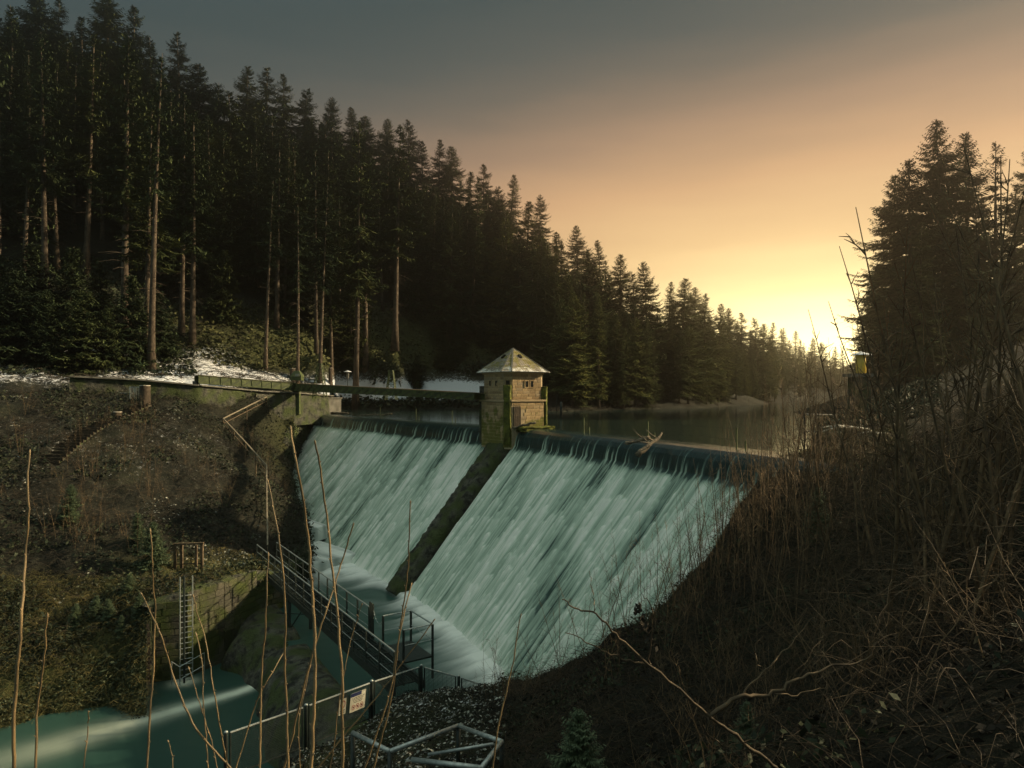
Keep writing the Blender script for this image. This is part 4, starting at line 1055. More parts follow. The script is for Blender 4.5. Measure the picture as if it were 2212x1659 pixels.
# stepped sill in the corner of the pool
def step(name, poly, z, label):
    b = MB(); b.prism(poly, -10.6, z); o = b.build(name, MT['wet_stone']); tag(o, label, 'step', 'stone steps in the pool corner')
    # silky water running over it
    xs = [p[0] for p in poly]; ys = [p[1] for p in poly]
    gx, gy = np.meshgrid(np.linspace(min(xs) - .3, max(xs) + .3, 60), np.linspace(min(ys) - .3, max(ys) + .3, 60))
    ins = inpoly(gx, gy, poly)
    return o
s2 = [(-11.2, 49.5), (-13.7, 46.4), (-17.5, 49.0), (-15.2, 53.6)]
s1 = [(-14.9, 54.5), (-16.2, 51.8), (-20.5, 55.5), (-19.0, 59.5)]
step('stone_step', s2, -9.22, 'lower flooded stone step beside the dark ivy wall')
step('stone_step', s1, -8.15, 'upper flooded stone step beside the dark ivy wall')
def veil(poly, z, zb, label):
    """water film on a step top and down its front edge poly[0]->poly[1]"""
    a, b_ = np.array(poly[0]), np.array(poly[1]); d_, c_ = np.array(poly[3]), np.array(poly[2]); nu, nv = 40, 50
    n_ = np.array([(b_ - a)[1], -(b_ - a)[0]]); n_ = n_ / np.linalg.norm(n_); ctr = (np.array(poly)).mean(0)
    if np.dot(n_, a - ctr) < 0: n_ = -n_
    V = []; fo = []
    for j in range(nv):
        q_ = j / (nv - 1)
        for i in range(nu):
            f_ = i / (nu - 1)
            if q_ < .6:
                p = (d_ * (1 - f_) + c_ * f_) * (1 - q_ / .6) + (a * (1 - f_) + b_ * f_) * (q_ / .6); zz = z + .06 + .05 * float(vnoise(f_ * 6, q_ * 5, 3)); out = 0.04 if q_ > .58 else 0
            else:
                t_ = (q_ - .6) / .4; p = a * (1 - f_) + b_ * f_; out = .06 + .16 * math.sqrt(t_); zz = z + .06 + (zb - z) * t_
            pp = p + n_ * out; V.append((pp[0], pp[1], zz))
            st_ = float(vnoise(f_ * 7, q_ * 1.2, 8)); fo.append(np.clip((.25 + .9 * st_ + (.35 if f_ < .35 else 0)) * (.75 if q_ > .6 else .9), 0, 1))
    idx = np.arange(nu * nv).reshape(nv, nu)
    me = npmesh('step_water', np.array(V), np.stack([idx[:-1, :-1], idx[1:, :-1], idx[1:, 1:], idx[:-1, 1:]], -1).reshape(-1, 4), True); attr(me, 'foam', fo)
    tag(obj('step_water', me, MT['pool']), label, 'waterfall', 'silky water over the pool steps')
veil(s2, -9.22, -10.0, 'silky water sliding off the lower pool step')
veil(s1, -8.15, -9.2, 'silky water sliding off the upper pool step')
# ------------------------------------------------------------------ footbridge over the pool outlet
DZ = -7.9
A_ = Vector(atz(555, 41, DZ)); B_ = Vector(atz(852, 24.0, DZ)); bd = (B_ - A_).normalized(); bp = Vector((-bd.y, bd.x, 0)); BL = (B_ - A_).length; BW = 1.15
if bp.x < 0: bp = -bp
fb = empty('footbridge', A_); tag(fb, 'narrow dark green steel footbridge with pale handrails crossing the pool', 'footbridge')
def fp(b, nm, mt): return pin(b.build(nm, MT[mt]), fb)
RH = 1.22
for side, off in (('near', 0.0), ('far', BW)):
    o0 = bp * off; end = BL if side == 'near' else BL * 0.74
    n_ = 15 if side == 'near' else 11
    for i in range(n_ + 1):
        p = A_ + o0 + bd * (end * i / n_); b = MB(); b.bar(p - UZ * .28, p + UZ * RH, .05, .10, bd); fp(b, 'post', 'iron')
    b = MB(); b.tube([A_ + o0 + UZ * RH, A_ + o0 + bd * end + UZ * RH], .032, 6); fp(b, 'handrail', 'galv')
    for z in (.38, .80):
        b = MB(); b.tube([A_ + o0 + UZ * z, A_ + o0 + bd * end + UZ * z], .016, 5); fp(b, 'midrail', 'galv')
    b = MB(); b.bar(A_ + o0 - UZ * .18, A_ + o0 + bd * BL - UZ * .18, .10, .30); fp(b, 'side_beam', 'iron')
    b = MB(); b.bar(A_ + o0 + UZ * .06, A_ + o0 + bd * end + UZ * .06, .02, .12); fp(b, 'toe_board', 'iron')
n_ = int(BL / 1.0)
for i in range(n_):
    c = A_ + bp * BW / 2 + bd * (BL * (i + .5) / n_); R = Matrix((bd, bp, UZ)).transposed()
    b = MB()
    for k in range(9): b.box(c + bp * (-BW / 2 + .07 + (BW - .14) * k / 8) - UZ * .02, (BL / n_ - .03, .012, .04), R)
    for k in range(9): b.box(c + bd * (BL / n_ * (k + .5) / 9 - BL / n_ / 2) - UZ * .025, (.012, BW - .12, .03), R)
    for s in (-1, 1): b.box(c + bd * s * (BL / n_ / 2 - .02), (.03, BW - .08, .045), R)
    fp(b, 'grating_panel', 'iron')
# little side platform with its own guard
pc = A_ + bd * BL * .86 + bp * (BW + .65)
b = MB(); b.box(pc - UZ * .05, (2.0, 1.25, .06), Matrix((bd, bp, UZ)).transposed()); fp(b, 'side_platform', 'iron')
cor = [pc + bd * a * 1.0 + bp * c * .62 for a, c in ((-1, -1), (-1, 1), (1, 1), (1, -1))]
for p in cor[:]: b = MB(); b.bar(p - UZ * .9, p + UZ * RH, .06, .10, bd); fp(b, 'post', 'iron')
for z, r_ in ((RH, .03), (.62, .016)):
    for i in (0, 1, 2): b = MB(); b.tube([cor[i] + UZ * z, cor[i + 1] + UZ * z], r_, 6); fp(b, 'handrail' if z > 1 else 'midrail', 'galv')
for d_ in (0, .18, .36):
    p = A_ + bp * BW + bd * (BL * .74 + .1 + d_); b = MB(); b.bar(p - UZ * .2, p + UZ * (RH + .25), .05, .06, bd); fp(b, 'gate_post', 'iron')
q0, q1 = A_ + bp * BW + bd * (BL * .74 + .5) + UZ * 1.2, cor[0] + UZ * 1.1
ln_ = 14
for i in range(ln_):
    t0, t1 = i / ln_, (i + 1) / ln_; sg = lambda t_: q0.lerp(q1, t_) - UZ * (.35 * 4 * t_ * (1 - t_))
    b = MB(); b.bar(sg(t0 + .01), sg(t1 - .01), .03 if i % 2 else .012, .012 if i % 2 else .03); fp(b, 'chain_link', 'galv')
# trestle standing on the sill
for t_ in (.34,):
    c = A_ + bd * BL * t_ + bp * BW / 2
    for off in (-.55, .55):
        p = c + bp * off; b = MB(); b.bar(p - UZ * 2.05, p - UZ * .25, .14, .14, bd); fp(b, 'trestle_leg', 'iron')
    b = MB(); b.bar(c - bp * .55 - UZ * 1.9, c + bp * .55 - UZ * .4, .05, .05); fp(b, 'trestle_brace', 'iron')
    b = MB(); b.bar(c - bp * 1.2 - UZ * .9, c + bp * .55 - UZ * 1.3, .04, .04); fp(b, 'trestle_strut', 'iron')

# mossy sill between pool and stream
def sill():
    n_ = 60; rows = []
    d2 = Vector((wd[0], wd[1], 0)); p2 = Vector((wd[1], -wd[0], 0))
    if p2.x > 0: p2 = -p2                                # toward the stream
    L_ = float(np.linalg.norm(W2 - W1)) + 2.5
    sec = [(-.25, -10.6), (-.2, -9.75), (.15, -9.62), (.7, -9.6), (1.3, -9.66), (1.9, -9.85), (2.3, -10.3), (2.7, -10.95), (3.0, -12.2)]
    V = []
    for i in range(n_ + 1):
        s_ = -1.2 + L_ * i / n_
        dip = math.exp(-((s_ - 6.0) / .55) ** 2)          # the outlet notch
        for u_, z in sec:
            nn = float(fbm(np.array([s_ * 1.4]), np.array([u_ * 1.4 + z]), 4, 90)[0])
            w_ = 1 + .35 * float(fbm(np.array([s_ * .5]), np.array([2.0]), 2, 91)[0]) * 2
            p = Vector((W1[0], W1[1], 0)) + d2 * s_ + p2 * (u_ * w_ + nn * .3)
            V.append((p.x, p.y, z + nn * .55 - dip * (.9 if .1 < u_ < 2.4 else .2)))
    k_ = len(sec); idx = np.arange(len(V)).reshape(n_ + 1, k_)
    me = npmesh('weir_sill', V, np.stack([idx[:-1, :-1], idx[1:, :-1], idx[1:, 1:], idx[:-1, 1:]], -1).reshape(-1, 4), True)
    me2 = obj('weir_sill', me, MT['mossy'])
    m_ = me2.modifiers.new('sub', 'SUBSURF'); m_.levels = 1; m_.render_levels = 2
    tag(me2, 'mossy boulder-like sill between the pool and the lower stream', 'weir')
sill()

# ------------------------------------------------------------------ ladder and its trestle on the quay
def par(root, b, nm, mt, smooth=False): return pin(b.build(nm, MT[mt], smooth=smooth), root)
lb0 = Vector(atz(389, 32.9, 0)); lb1 = Vector(atz(416, 33.2, 0)); ux = (lb1 - lb0).normalized()
lad_ = empty('ladder', (lb0.x, lb0.y, -11.6)); tag(lad_, 'tall steel ladder fixed to the mossy quay wall above the stream', 'ladder')
zb_, zt_ = -11.9, -6.45
for p in (lb0, lb1): b = MB(); b.tube([Vector((p.x, p.y, zb_)), Vector((p.x, p.y, zt_))], .03, 6); par(lad_, b, 'stile', 'galv')
for i in range(17):
    z = zb_ + .45 + i * .255; b = MB(); b.tube([Vector((lb0.x, lb0.y, z)), Vector((lb1.x, lb1.y, z))], .018, 5); par(lad_, b, 'rung', 'galv')
mid = (lb0 + lb1) / 2 + Vector((.03, -.28, 0))
b = MB(); b.tube([Vector((mid.x, mid.y, -12)), Vector((mid.x, mid.y, zt_ + .1))], .05, 8); par(lad_, b, 'pipe', 'iron')
cage = [Vector((lb0.x - .25, lb0.y - .3, -10.4)), Vector((lb0.x + .25, lb0.y - .55, -10.55)), Vector((lb1.x + .75, lb1.y - .4, -10.05))]
b = MB(); b.tube([cage[0] - UZ * 1.2, cage[0], cage[1], cage[1] - UZ * 1.3], .025, 6); par(lad_, b, 'landing_rail', 'galv')
b = MB(); b.tube([cage[1], cage[2], cage[2] - UZ * 1.4], .025, 6); par(lad_, b, 'landing_rail', 'galv')
b = MB(); b.tube([cage[1] - UZ * .6, cage[2] - UZ * .6], .02, 6); par(lad_, b, 'landing_rail', 'galv')
fr = [Vector(at(px, 1224, 38.2)) for px in (378, 388, 424, 432)]
fz = ground(fr[0].x, fr[0].y); tr = empty('timber_trestle', (fr[0].x, fr[0].y, fz)); tag(tr, 'dark wooden bar on four posts standing on the grassy quay', 'trestle')
for i, p in enumerate(fr):
    b = MB(); b.box((p.x, p.y + (.25 if i in (1, 3) else 0), fz + .5), (.13, .13, 1.35)); par(tr, b, 'post', 'wood')
b = MB(); b.bar(Vector((fr[0].x - .1, fr[0].y, fz + 1.22)), Vector((fr[3].x + .1, fr[3].y + .25, fz + 1.22)), .14, .10); par(tr, b, 'crossbar', 'wood')
b = MB(); b.bar(Vector((fr[0].x, fr[0].y, fz + .1)), Vector((fr[3].x, fr[3].y + .2, fz + .1)), .05, .06); par(tr, b, 'lower_bar', 'wood')

# ------------------------------------------------------------------ mesh fence and notices
FP = [Vector(at(488, 1583, 17.5)), Vector(at(661, 1524, 19.5)), Vector(at(803, 1472, 22)), Vector(at(910, 1438, 24)), Vector(at(991, 1461, 24.4)), Vector(at(1040, 1477, 24.8))]
fen = empty('mesh_fence', (FP[0].x, FP[0].y, FP[0].z - 1.2)); tag(fen, 'green steel mesh fence with rounded posts at the brink above the water', 'fence')
FHH = 1.12
for i, p in enumerate(FP):
    b = MB(); b.tube([p - UZ * 1.6, p + UZ * .0, p + UZ * .035, p + UZ * .055], [.055, .055, .045, .01], 10); par(fen, b, 'post', 'iron', True)
    b = MB(); b.tube([p + UZ * .0, p + UZ * .04, p + UZ * .06], [.058, .048, .01], 10); par(fen, b, 'post_cap', 'galv', True)
for i in range(5):
    p, q_ = FP[i], FP[i + 1]; d = (q_ - p); L_ = d.length; u_ = d / L_; a, c = p + u_ * .12 - UZ * .03, q_ - u_ * .12 - UZ * .03
    pan = empty('panel', a); pin(pan, fen)
    def sp_(b, nm, mt): return pin(b.build(nm, MT[mt]), pan)
    b = MB(); b.tube([a, c], .026, 6); sp_(b, 'top_rail', 'galv')
    b = MB(); b.tube([a - UZ * FHH, c - UZ * FHH], .024, 6); sp_(b, 'bottom_rail', 'iron')
    for e_ in (a, c): b = MB(); b.tube([e_ - UZ * (FHH + .1), e_], .026, 6); sp_(b, 'stile', 'iron')
    b = MB()
    for k in range(1, 24): b.tube([a - UZ * FHH * k / 24, c - UZ * FHH * k / 24], .0075, 4, False)
    for k in range(1, int(L_ / .2)): 
        m_ = a.lerp(c, k / int(L_ / .2)); b.tube([m_ - UZ * FHH, m_], .004, 3, False)
    o = sp_(b, 'wire_mesh', 'iron'); o['kind'] = 'stuff'
p, q_ = FP[1], FP[2]; u_ = (q_ - p).normalized(); fn_ = Vector((u_.y, -u_.x, 0)).normalized()
if fn_.y > 0: fn_ = -fn_
Rs = Matrix((u_, -fn_, u_.cross(-fn_))).transposed(); vz = u_.cross(-fn_)
def along(px):                      # point of the fence line seen at px
    k_ = (px - CX) / F; t_ = (k_ * p.y - p.x) / ((q_.x - p.x) - k_ * (q_.y - p.y)); return p.lerp(q_, t_)
def ring_mesh(c, r0, r1, n_=24):
    b = MB(); V = []
    for i in range(n_):
        an = 2 * math.pi * i / n_
        for r_ in (r0, r1): V.append(c + u_ * math.cos(an) * r_ + vz * math.sin(an) * r_)
    b.add(V, [(2 * i, 2 * i + 1, (2 * i + 3) % (2 * n_), (2 * i + 2) % (2 * n_)) for i in range(n_)]); return b
s1c = along(737) - UZ * .42 + fn_ * .05
sg1 = empty('warning_sign', s1c); tag(sg1, 'small white sign with one red ring on the mesh fence', 'sign', 'notices on the mesh fence')
b = MB(); b.box(s1c, (.30, .012, .46), Rs); par(sg1, b, 'board', 'white')
par(sg1, ring_mesh(s1c + vz * .07 + fn_ * .009, .085, .115), 'red_ring', 'red')
for k, (w_, dz) in enumerate(((.22, -.11), (.20, -.17))):
    for j in range(4):
        b = MB(); b.box(s1c + vz * dz + u_ * (-w_ / 2 + w_ * (j + .5) / 4) + fn_ * .009, (w_ / 4 * .75, .003, .035), Rs); par(sg1, b, 'print_mark', 'ink')
s2c = along(770) - UZ * .42 + fn_ * .05
sg2 = empty('notice_board', s2c); tag(sg2, 'wide pale notice with blue header and three small rings on the mesh fence', 'sign', 'notices on the mesh fence')
b = MB(); b.box(s2c, (.70, .012, .56), Rs); par(sg2, b, 'board', 'white')
b = MB(); b.box(s2c + vz * .225 - u_ * .10 + fn_ * .009, (.50, .004, .11), Rs); par(sg2, b, 'blue_header', 'blue')
for k, (w_, dz) in enumerate(((.60, .125), (.52, .08), (.44, .035), (.40, -.01))):
    for j in range(7):
        b = MB(); ww = w_ / 7 * (.55 + .35 * ((j * 7 + k * 3) % 5) / 4); b.box(s2c + vz * dz + u_ * (-w_ / 2 + w_ * (j + .5) / 7) + fn_ * .009, (ww, .003, .018), Rs); par(sg2, b, 'print_mark', 'ink')
for j in range(3):
    c = s2c + vz * -.15 + u_ * (-.19 + .19 * j) + fn_ * .009
    par(sg2, ring_mesh(c, .062, .08), 'red_ring', 'red')
    b = MB(); b.box(c + fn_ * .002, (.06, .003, .045), Rs); par(sg2, b, 'pictogram', 'ink')
    b = MB(); b.bar(c - u_ * .045 + vz * .045 + fn_ * .004, c + u_ * .045 - vz * .045 + fn_ * .004, .003, .014); par(sg2, b, 'red_slash', 'red')

# pipe railing in the near foreground
PR = [Vector(at(*q)) for q in ((762,1583,13.2),(842,1623,12.4),(990,1568,13.6),(1084,1602,12.2),(1040,1659,11.0),(890,1641,11.6))]
prr = empty('pipe_railing', (PR[2].x, PR[2].y, ground(PR[2].x, PR[2].y, False))); tag(prr, 'bent grey pipe railing at the bottom of the picture below the fence', 'railing')
for i in range(5): b = MB(); b.tube([PR[i], PR[i + 1]], .045, 8); par(prr, b, 'top_pipe', 'galv', True)
b = MB(); b.tube([Vector(at(1066, 1607, 12.1)), Vector(at(925, 1630, 12.3))], .03, 8); par(prr, b, 'brace_pipe', 'galv', True)
for i in (0, 1, 2, 3, 4):
    zg = ground(PR[i].x, PR[i].y, False); b = MB(); b.tube([Vector((PR[i].x, PR[i].y, zg - .3)), PR[i]], .045, 8); par(prr, b, 'post', 'iron', True)

# ------------------------------------------------------------------ stairs, gate, rails and stumps on the left slope
st_path = [(306,868,57),(245,908,53),(190,938,50),(150,962,47.5),(100,1000,44.5)]
SP = [Vector((lambda q: (q[0], q[1], ground(q[0], q[1])))(at(*p))) for p in st_path]
stair = empty('hillside_stairs', SP[-1]); tag(stair, 'steep timber-edged stairway climbing the scrub slope to the gate', 'stairs')
seg = [0]
for i in range(len(SP) - 1): seg.append(seg[-1] + (SP[i + 1] - SP[i]).length)
def on_path(s_):
    i = max(0, min(len(SP) - 2, int(np.searchsorted(seg, s_) - 1))); t_ = (s_ - seg[i]) / (seg[i + 1] - seg[i]); return SP[i].lerp(SP[i + 1], t_), (SP[i + 1] - SP[i]).normalized()
ns_ = int(seg[-1] / .5)
for i in range(ns_):
    p, d = on_path(seg[-1] * (i + .5) / ns_); dh = Vector((d.x, d.y, 0)).normalized(); pr_ = Vector((-dh.y, dh.x, 0)); z = ground(p.x, p.y)
    b = MB(); b.box(Vector((p.x, p.y, z + .14)), (.12, 1.35, .22), Matrix((dh, pr_, UZ)).transposed()); par(stair, b, 'step', 'door')
    b = MB(); b.box(Vector((p.x, p.y, z + .12)) - dh * .22, (.30, 1.3, .12), Matrix((dh, pr_, UZ)).transposed()); par(stair, b, 'tread', 'mossy')
wr = empty('wire_railing', SP[0]); tag(wr, 'thin wire railing with slim posts along the hillside stairway', 'railing')
tops = []
for i in range(9):
    p, d = on_path(seg[-1] * (i + .3) / 9); dh = Vector((d.x, d.y, 0)).normalized(); pr_ = Vector((dh.y, -dh.x, 0))
    if pr_.x > 0: pr_ = -pr_
    q = p + pr_ * .95; z = ground(q.x, q.y); b = MB(); b.tube([Vector((q.x, q.y, z - .2)), Vector((q.x, q.y, z + 1.35))], .02, 5); par(wr, b, 'post', 'iron'); tops.append(Vector((q.x, q.y, z + 1.3)))
for k in (0, .45): b = MB(); b.tube([t_ - UZ * k for t_ in tops], .006, 4); par(wr, b, 'wire', 'iron')
ga = Vector(at(291, 866, 58)); ga.z = ground(ga.x, ga.y); gt = empty('steel_gate', ga); tag(gt, 'small steel gate with a yellowish notice at the top of the stairway', 'gate')
for dx in (-.42, .42): b = MB(); b.box((ga.x + dx, ga.y, ga.z + .65), (.06, .06, 1.3)); par(gt, b, 'gate_post', 'galv')
for dz in (.2, 1.25): b = MB(); b.box((ga.x, ga.y, ga.z + dz), (.78, .05, .05)); par(gt, b, 'gate_bar', 'galv')
for k in range(5): b = MB(); b.box((ga.x - .3 + .15 * k, ga.y, ga.z + .72), (.018, .018, 1.0)); par(gt, b, 'gate_rod', 'galv')
b = MB(); b.box((ga.x, ga.y - .04, ga.z + .98), (.22, .015, .34)); par(gt, b, 'notice', 'white')
hr = [Vector(at(*q)) for q in ((228,823,60.5),(240,838,59.5),(262,849,58.8),(287,850,58.2))]
gr = empty('bent_handrail', hr[2]); tag(gr, 'pale bent handrail dropping from the track to the steel gate', 'railing')
b = MB(); b.tube(hr, .035, 6); par(gr, b, 'rail', 'galv')
for q in hr[:3]: z = ground(q.x, q.y); b = MB(); b.tube([Vector((q.x, q.y, min(z, q.z - .6) - .1)), q], .03, 6); par(gr, b, 'post', 'galv')
ZR = [Vector(at(*q)) for q in ((576,857,70),(482,904,60.5),(530,955,56),(576,1006,52),(577,1090,47.5),(578,1178,43.5))]
MT['pale_wood'] = two_tone('pale_timber', (0.16, 0.13, 0.09), (0.30, 0.25, 0.18), 4, .85, .3)
zr = empty('zigzag_handrail', ZR[-1]); tag(zr, 'pale timber handrail zigzagging down the ivy slope toward the footbridge', 'railing')
for i in range(len(ZR) - 1):
    b = MB(); b.bar(ZR[i], ZR[i + 1], .09, .09); par(zr, b, 'rail', 'pale_wood')
    b = MB(); b.bar(ZR[i] - UZ * .45, ZR[i + 1] - UZ * .45, .05, .06); par(zr, b, 'lower_rail', 'wood')
    for t_ in (0, .5):
        q = ZR[i].lerp(ZR[i + 1], t_); z = ground(q.x, q.y); b = MB(); b.box((q.x, q.y, (q.z + min(z, q.z - .7)) / 2 - .1), (.09, .09, q.z - min(z, q.z - .7) + .2)); par(zr, b, 'post', 'wood')
def stump(px, pt_, pb_, w_, D, label):
    top, bot = Vector(at(px, pt_, D)), Vector(at(px, pb_, D)); z = min(ground(bot.x, bot.y), bot.z); r_ = w_ / 2 / F * D
    s_ = empty('tree_stump', (bot.x, bot.y, z)); tag(s_, label, 'stump', 'stumps on the left slope')
    n_ = 14; rs = np.random.RandomState(px); wob_ = rs.uniform(.9, 1.1, n_)
    V = []; hs = [z - .2, z + .12, z + .3, top.z]
    for k, (zz, f_) in enumerate(zip(hs, (1.35, 1.12, 1.0, .97))):
        for j in range(n_): an = 2 * math.pi * j / n_; V.append((bot.x + math.cos(an) * r_ * f_ * wob_[j], bot.y + math.sin(an) * r_ * f_ * wob_[j], zz))
    b = MB(); b.add(V, [(k * n_ + j, k * n_ + (j + 1) % n_, (k + 1) * n_ + (j + 1) % n_, (k + 1) * n_ + j) for k in range(3) for j in range(n_)]); par(s_, b, 'bark', 'bark', True)
    b = MB(); b.add([(bot.x + math.cos(2 * math.pi * j / n_) * r_ * .99 * wob_[j], bot.y + math.sin(2 * math.pi * j / n_) * r_ * .99 * wob_[j], top.z + d_) for d_ in (-.02, .03) for j in range(n_)], [tuple(range(n_, 2 * n_))] + [(j, (j + 1) % n_, n_ + (j + 1) % n_, n_ + j) for j in range(n_)]); par(s_, b, 'cut_top', 'cutwood')
for a in ((313,833,878,22,57.5,'biggest dark stump beside the steel gate'),(254,890,914,17,53.5,'pale-topped stump halfway down the stairway'),(228,834,858,13,60,'stump left of the bent handrail below the track'),
          (132,747,766,11,66,'stump on the snowy felled strip below the young firs'),(294,747,768,14,71,'stump at the foot of the leaning spruces'),(632,796,811,11,85,'stump just above the green hood'),(714,795,811,9,87,'stump right beside the near lattice mast')): stump(*a)

# ------------------------------------------------------------------ things along the crest
def crest_at(px):
    P = CR; k_ = CX + P[:, 0] / P[:, 1] * F; s_ = np.interp(px, k_, sl); return float(s_)
def crest_post(px, h, label, r_=.035, mt='green_paint', back=.75):
    s_ = crest_at(px); c = crest(np.array([s_]))[0] - crest_n(np.array([s_]))[0] * back
    root = empty('marker_post', (c[0], c[1], 0)); tag(root, label, 'post', 'marker posts on the dam crest')
    b1 = MB(); b1.tube([(c[0], c[1], -.5), (c[0], c[1], h)], r_, 6); par(root, b1, 'tall_rod', mt)
    b1 = MB(); b1.tube([(c[0] + .28, c[1] - .3, -.5), (c[0] + .28, c[1] - .3, h * .42)], r_, 6); par(root, b1, 'short_rod', mt)
    return Vector((c[0], c[1], h))
pl = [crest_post(806, 1.1, 'thin marker post on the far fall crest nearest the concrete block'), crest_post(882, 1.05, 'middle thin marker post on the far fall crest'), crest_post(959, 1.0, 'thin marker post on the far fall crest nearest the tower')]
prt = [crest_post(1238, .95, 'bright green marker post beside the grass clump on the near crest', .045), crest_post(1373, .95, 'green marker post just left of the driftwood log', .04), crest_post(1560, .95, 'marker post half hidden by shrubs on the near crest')]
for nm, L_, lb in (('crest_wire', pl, 'thin wires strung along the far fall crest'), ('crest_wire', prt, 'thin wires strung along the near crest beside the log')):
    w_ = empty(nm, L_[0]); tag(w_, lb, 'wire')
    for k in (.06, .52):
        b = MB(); b.tube([q - UZ * k for q in L_], .005, 4); par(w_, b, 'strand', 'iron')
def crest_log(name, p0, p1, r0, r1, seed, label, twigs):
    a, c = Vector(p0), Vector(p1); rs = np.random.RandomState(seed); r = empty(name, a); tag(r, label, 'driftwood')
    n_ = 9; pts = [a.lerp(c, i / n_) + Vector(rs.uniform(-.05, .05, 3)) for i in range(n_ + 1)]
    b = MB(); b.tube(pts, [(r0 + (r1 - r0) * i / n_) * rs.uniform(.6, 1.25) for i in range(n_ + 1)], 9); par(r, b, 'trunk', 'driftwood', True)
    for _ in range(twigs):
        q = a.lerp(c, rs.uniform(.2, 1)); d = Vector(rs.normal(0, 1, 3)); d.z = abs(d.z) * .6; d.normalize(); l = rs.uniform(.3, .9)
        b = MB(); b.tube([q, q + d * l * .5, q + d * l + Vector((0, 0, .1))], [.045, .03, .01], 5); par(r, b, 'branch', 'driftwood', True)
MT['driftwood'] = two_tone('driftwood', (0.05, 0.04, 0.03), (0.24, 0.19, 0.13), 5, 0.85, 0.8, 14, 0.03)
crest_log('driftwood_log', at(1378, 982, 31.6), at(1431, 937, 32.8), .13, .06, 3, 'broken driftwood log stranded across the near crest', 5)
crest_log('driftwood_log', at(1348, 958, 32.6), at(1404, 946, 32.6),   .07, .12, 4, 'dark snow-dusted log lying against the broken driftwood on the crest', 2)
crest_log('driftwood_log', at(1106, 925, 45.4), at(1156, 912, 45.2), .06, .10, 6, 'pale log lying at the tower door', 0)
crest_log('driftwood_log', at(716, 892, 79.0), at(752, 893, 76.5), .16, .10, 7, 'short log caught at the left end of the crest', 1)
crest_log('driftwood_log', at(770, 897, 73), at(845, 895, 67), .05, .08, 8, 'long thin pale pole floating along the far crest', 0)
for px, pt_, D, lb in ((1212, 868, 70, 'short black post standing in the lake past the tower'), (1203, 852, 76, 'thin pole standing by the lake shore past the tower')):
    q = Vector(at(px, pt_, D)); b = MB(); r_ = .14 if px == 1212 else .04
    b.tube([(q.x, q.y, -.6), (q.x, q.y, q.z - .1), (q.x, q.y, q.z)], [r_, r_, r_ * .6], 8); tag(b.build('lake_post', MT['iron'], smooth=True), lb, 'post')

# ------------------------------------------------------------------ right end of the crest
def rock(name, c, size, seed, mat, label, amp=.22, cat='rock'):
    import bmesh
    bm = bmesh.new(); bmesh.ops.create_icosphere(bm, subdivisions=4, radius=1)
    for v in bm.verts:
        n_ = v.co.normalized(); a_ = float(fbm(np.array([n_.x * 1.7 + seed]), np.array([n_.y * 1.7 + n_.z * 1.3]), 4, seed)[0])
        p_ = n_ * (1 + amp * 3 * a_)
        p_ = Vector([math.copysign(abs(q_) ** .7, q_) for q_ in p_])
        v.co = Vector((c[0] + p_.x * size[0], c[1] + p_.y * size[1], c[2] + p_.z * size[2]))
    me = bpy.data.meshes.new(name); bm.to_mesh(me); bm.free()
    for q_ in me.polygons: q_.use_smooth = True
    return tag(obj(name, me, mat), label, cat)
m = M('frosty_moss_rock', 0.9, 0.2)
up = m.up(); n1 = m.noise(4, 6, rough=.7)
c = m.mix(m.ramp(n1, [(.4, 0.), (.6, 1.)]), (0.05, 0.045, 0.03), (0.15, 0.12, 0.06))
fr_ = m.math('ADD', m.math('MULTIPLY', up, .6), m.math('MULTIPLY', n1, .5))
c = m.mix(m.ramp(fr_, [(.72, 0.), (.86, .9)]), c, (0.55, 0.52, 0.45)); m.set('Base Color', c); m.bump(m.noise(7, 6, rough=.7), 1, .1); MT['frost_rock'] = m.m
rock('mossy_boulder', Vector(at(1822, 948, 27.3)), (1.05, .8, .55), 21, MT['frost_rock'], 'frosty grass-topped boulder by the rail frame at the crest end')
rock('mossy_boulder', Vector(at(1890, 958, 26.6)), (.8, .7, .45), 22, MT['frost_rock'], 'mossy boulder under the shrubs beside the frosty one')
rf = [Vector(at(1738, 960, 27.2)), Vector(at(1738, 895, 27.2)), Vector(at(1806, 897, 28.2)), Vector(at(1808, 960, 28.2))]
r = empty('rail_frame', rf[0]); tag(r, 'dark pipe rail frame at the shrub-covered end of the crest', 'railing')
for i in (0, 2): b = MB(); b.tube([rf[i] - UZ * (.4 if i == 0 else 0), rf[i + 1] - UZ * (.4 if i == 2 else 0)], .035, 6); par(r, b, 'post', 'iron')
b = MB(); b.tube([rf[1], rf[2]], .035, 6); par(r, b, 'top_rail', 'iron')
b = MB(); b.tube([Vector(at(1738, 931, 27.2)), Vector(at(1808, 935, 28.2))], .03, 6); par(r, b, 'midrail', 'iron')
# slim gauge turret
gq = Vector(at(1856, 930, 46)); r = empty('gauge_turret', gq); tag(r, 'slim stone turret with bright yellow lantern and white conical cap behind the shrubs', 'turret')
b = MB(); b.box((gq.x, gq.y, 1.2), (1.05, 1.0, 4.6)); par(r, b, 'pillar', 'mossy')
b = MB(); b.box((gq.x - .1, gq.y, 3.62), (1.45, 1.3, .2)); par(r, b, 'ledge', 'concrete')
MT['lantern'] = two_tone('yellow_lantern', (0.75, 0.50, 0.06), (0.85, 0.62, 0.12), 4, 0.35, 0, spec=0.5)  # bright yellow set as plain base colour
b = MB(); b.tube([(gq.x + .12, gq.y, z) for z in (3.75, 3.8, 4.95, 5.0)], [.26, .32, .32, .27], 14); par(r, b, 'lantern', 'lantern', True)
b = MB(); b.tube([(gq.x + .12, gq.y, z) for z in (4.98, 5.02, 5.22)], [.66, .64, .04], 16); par(r, b, 'cap', 'snow')
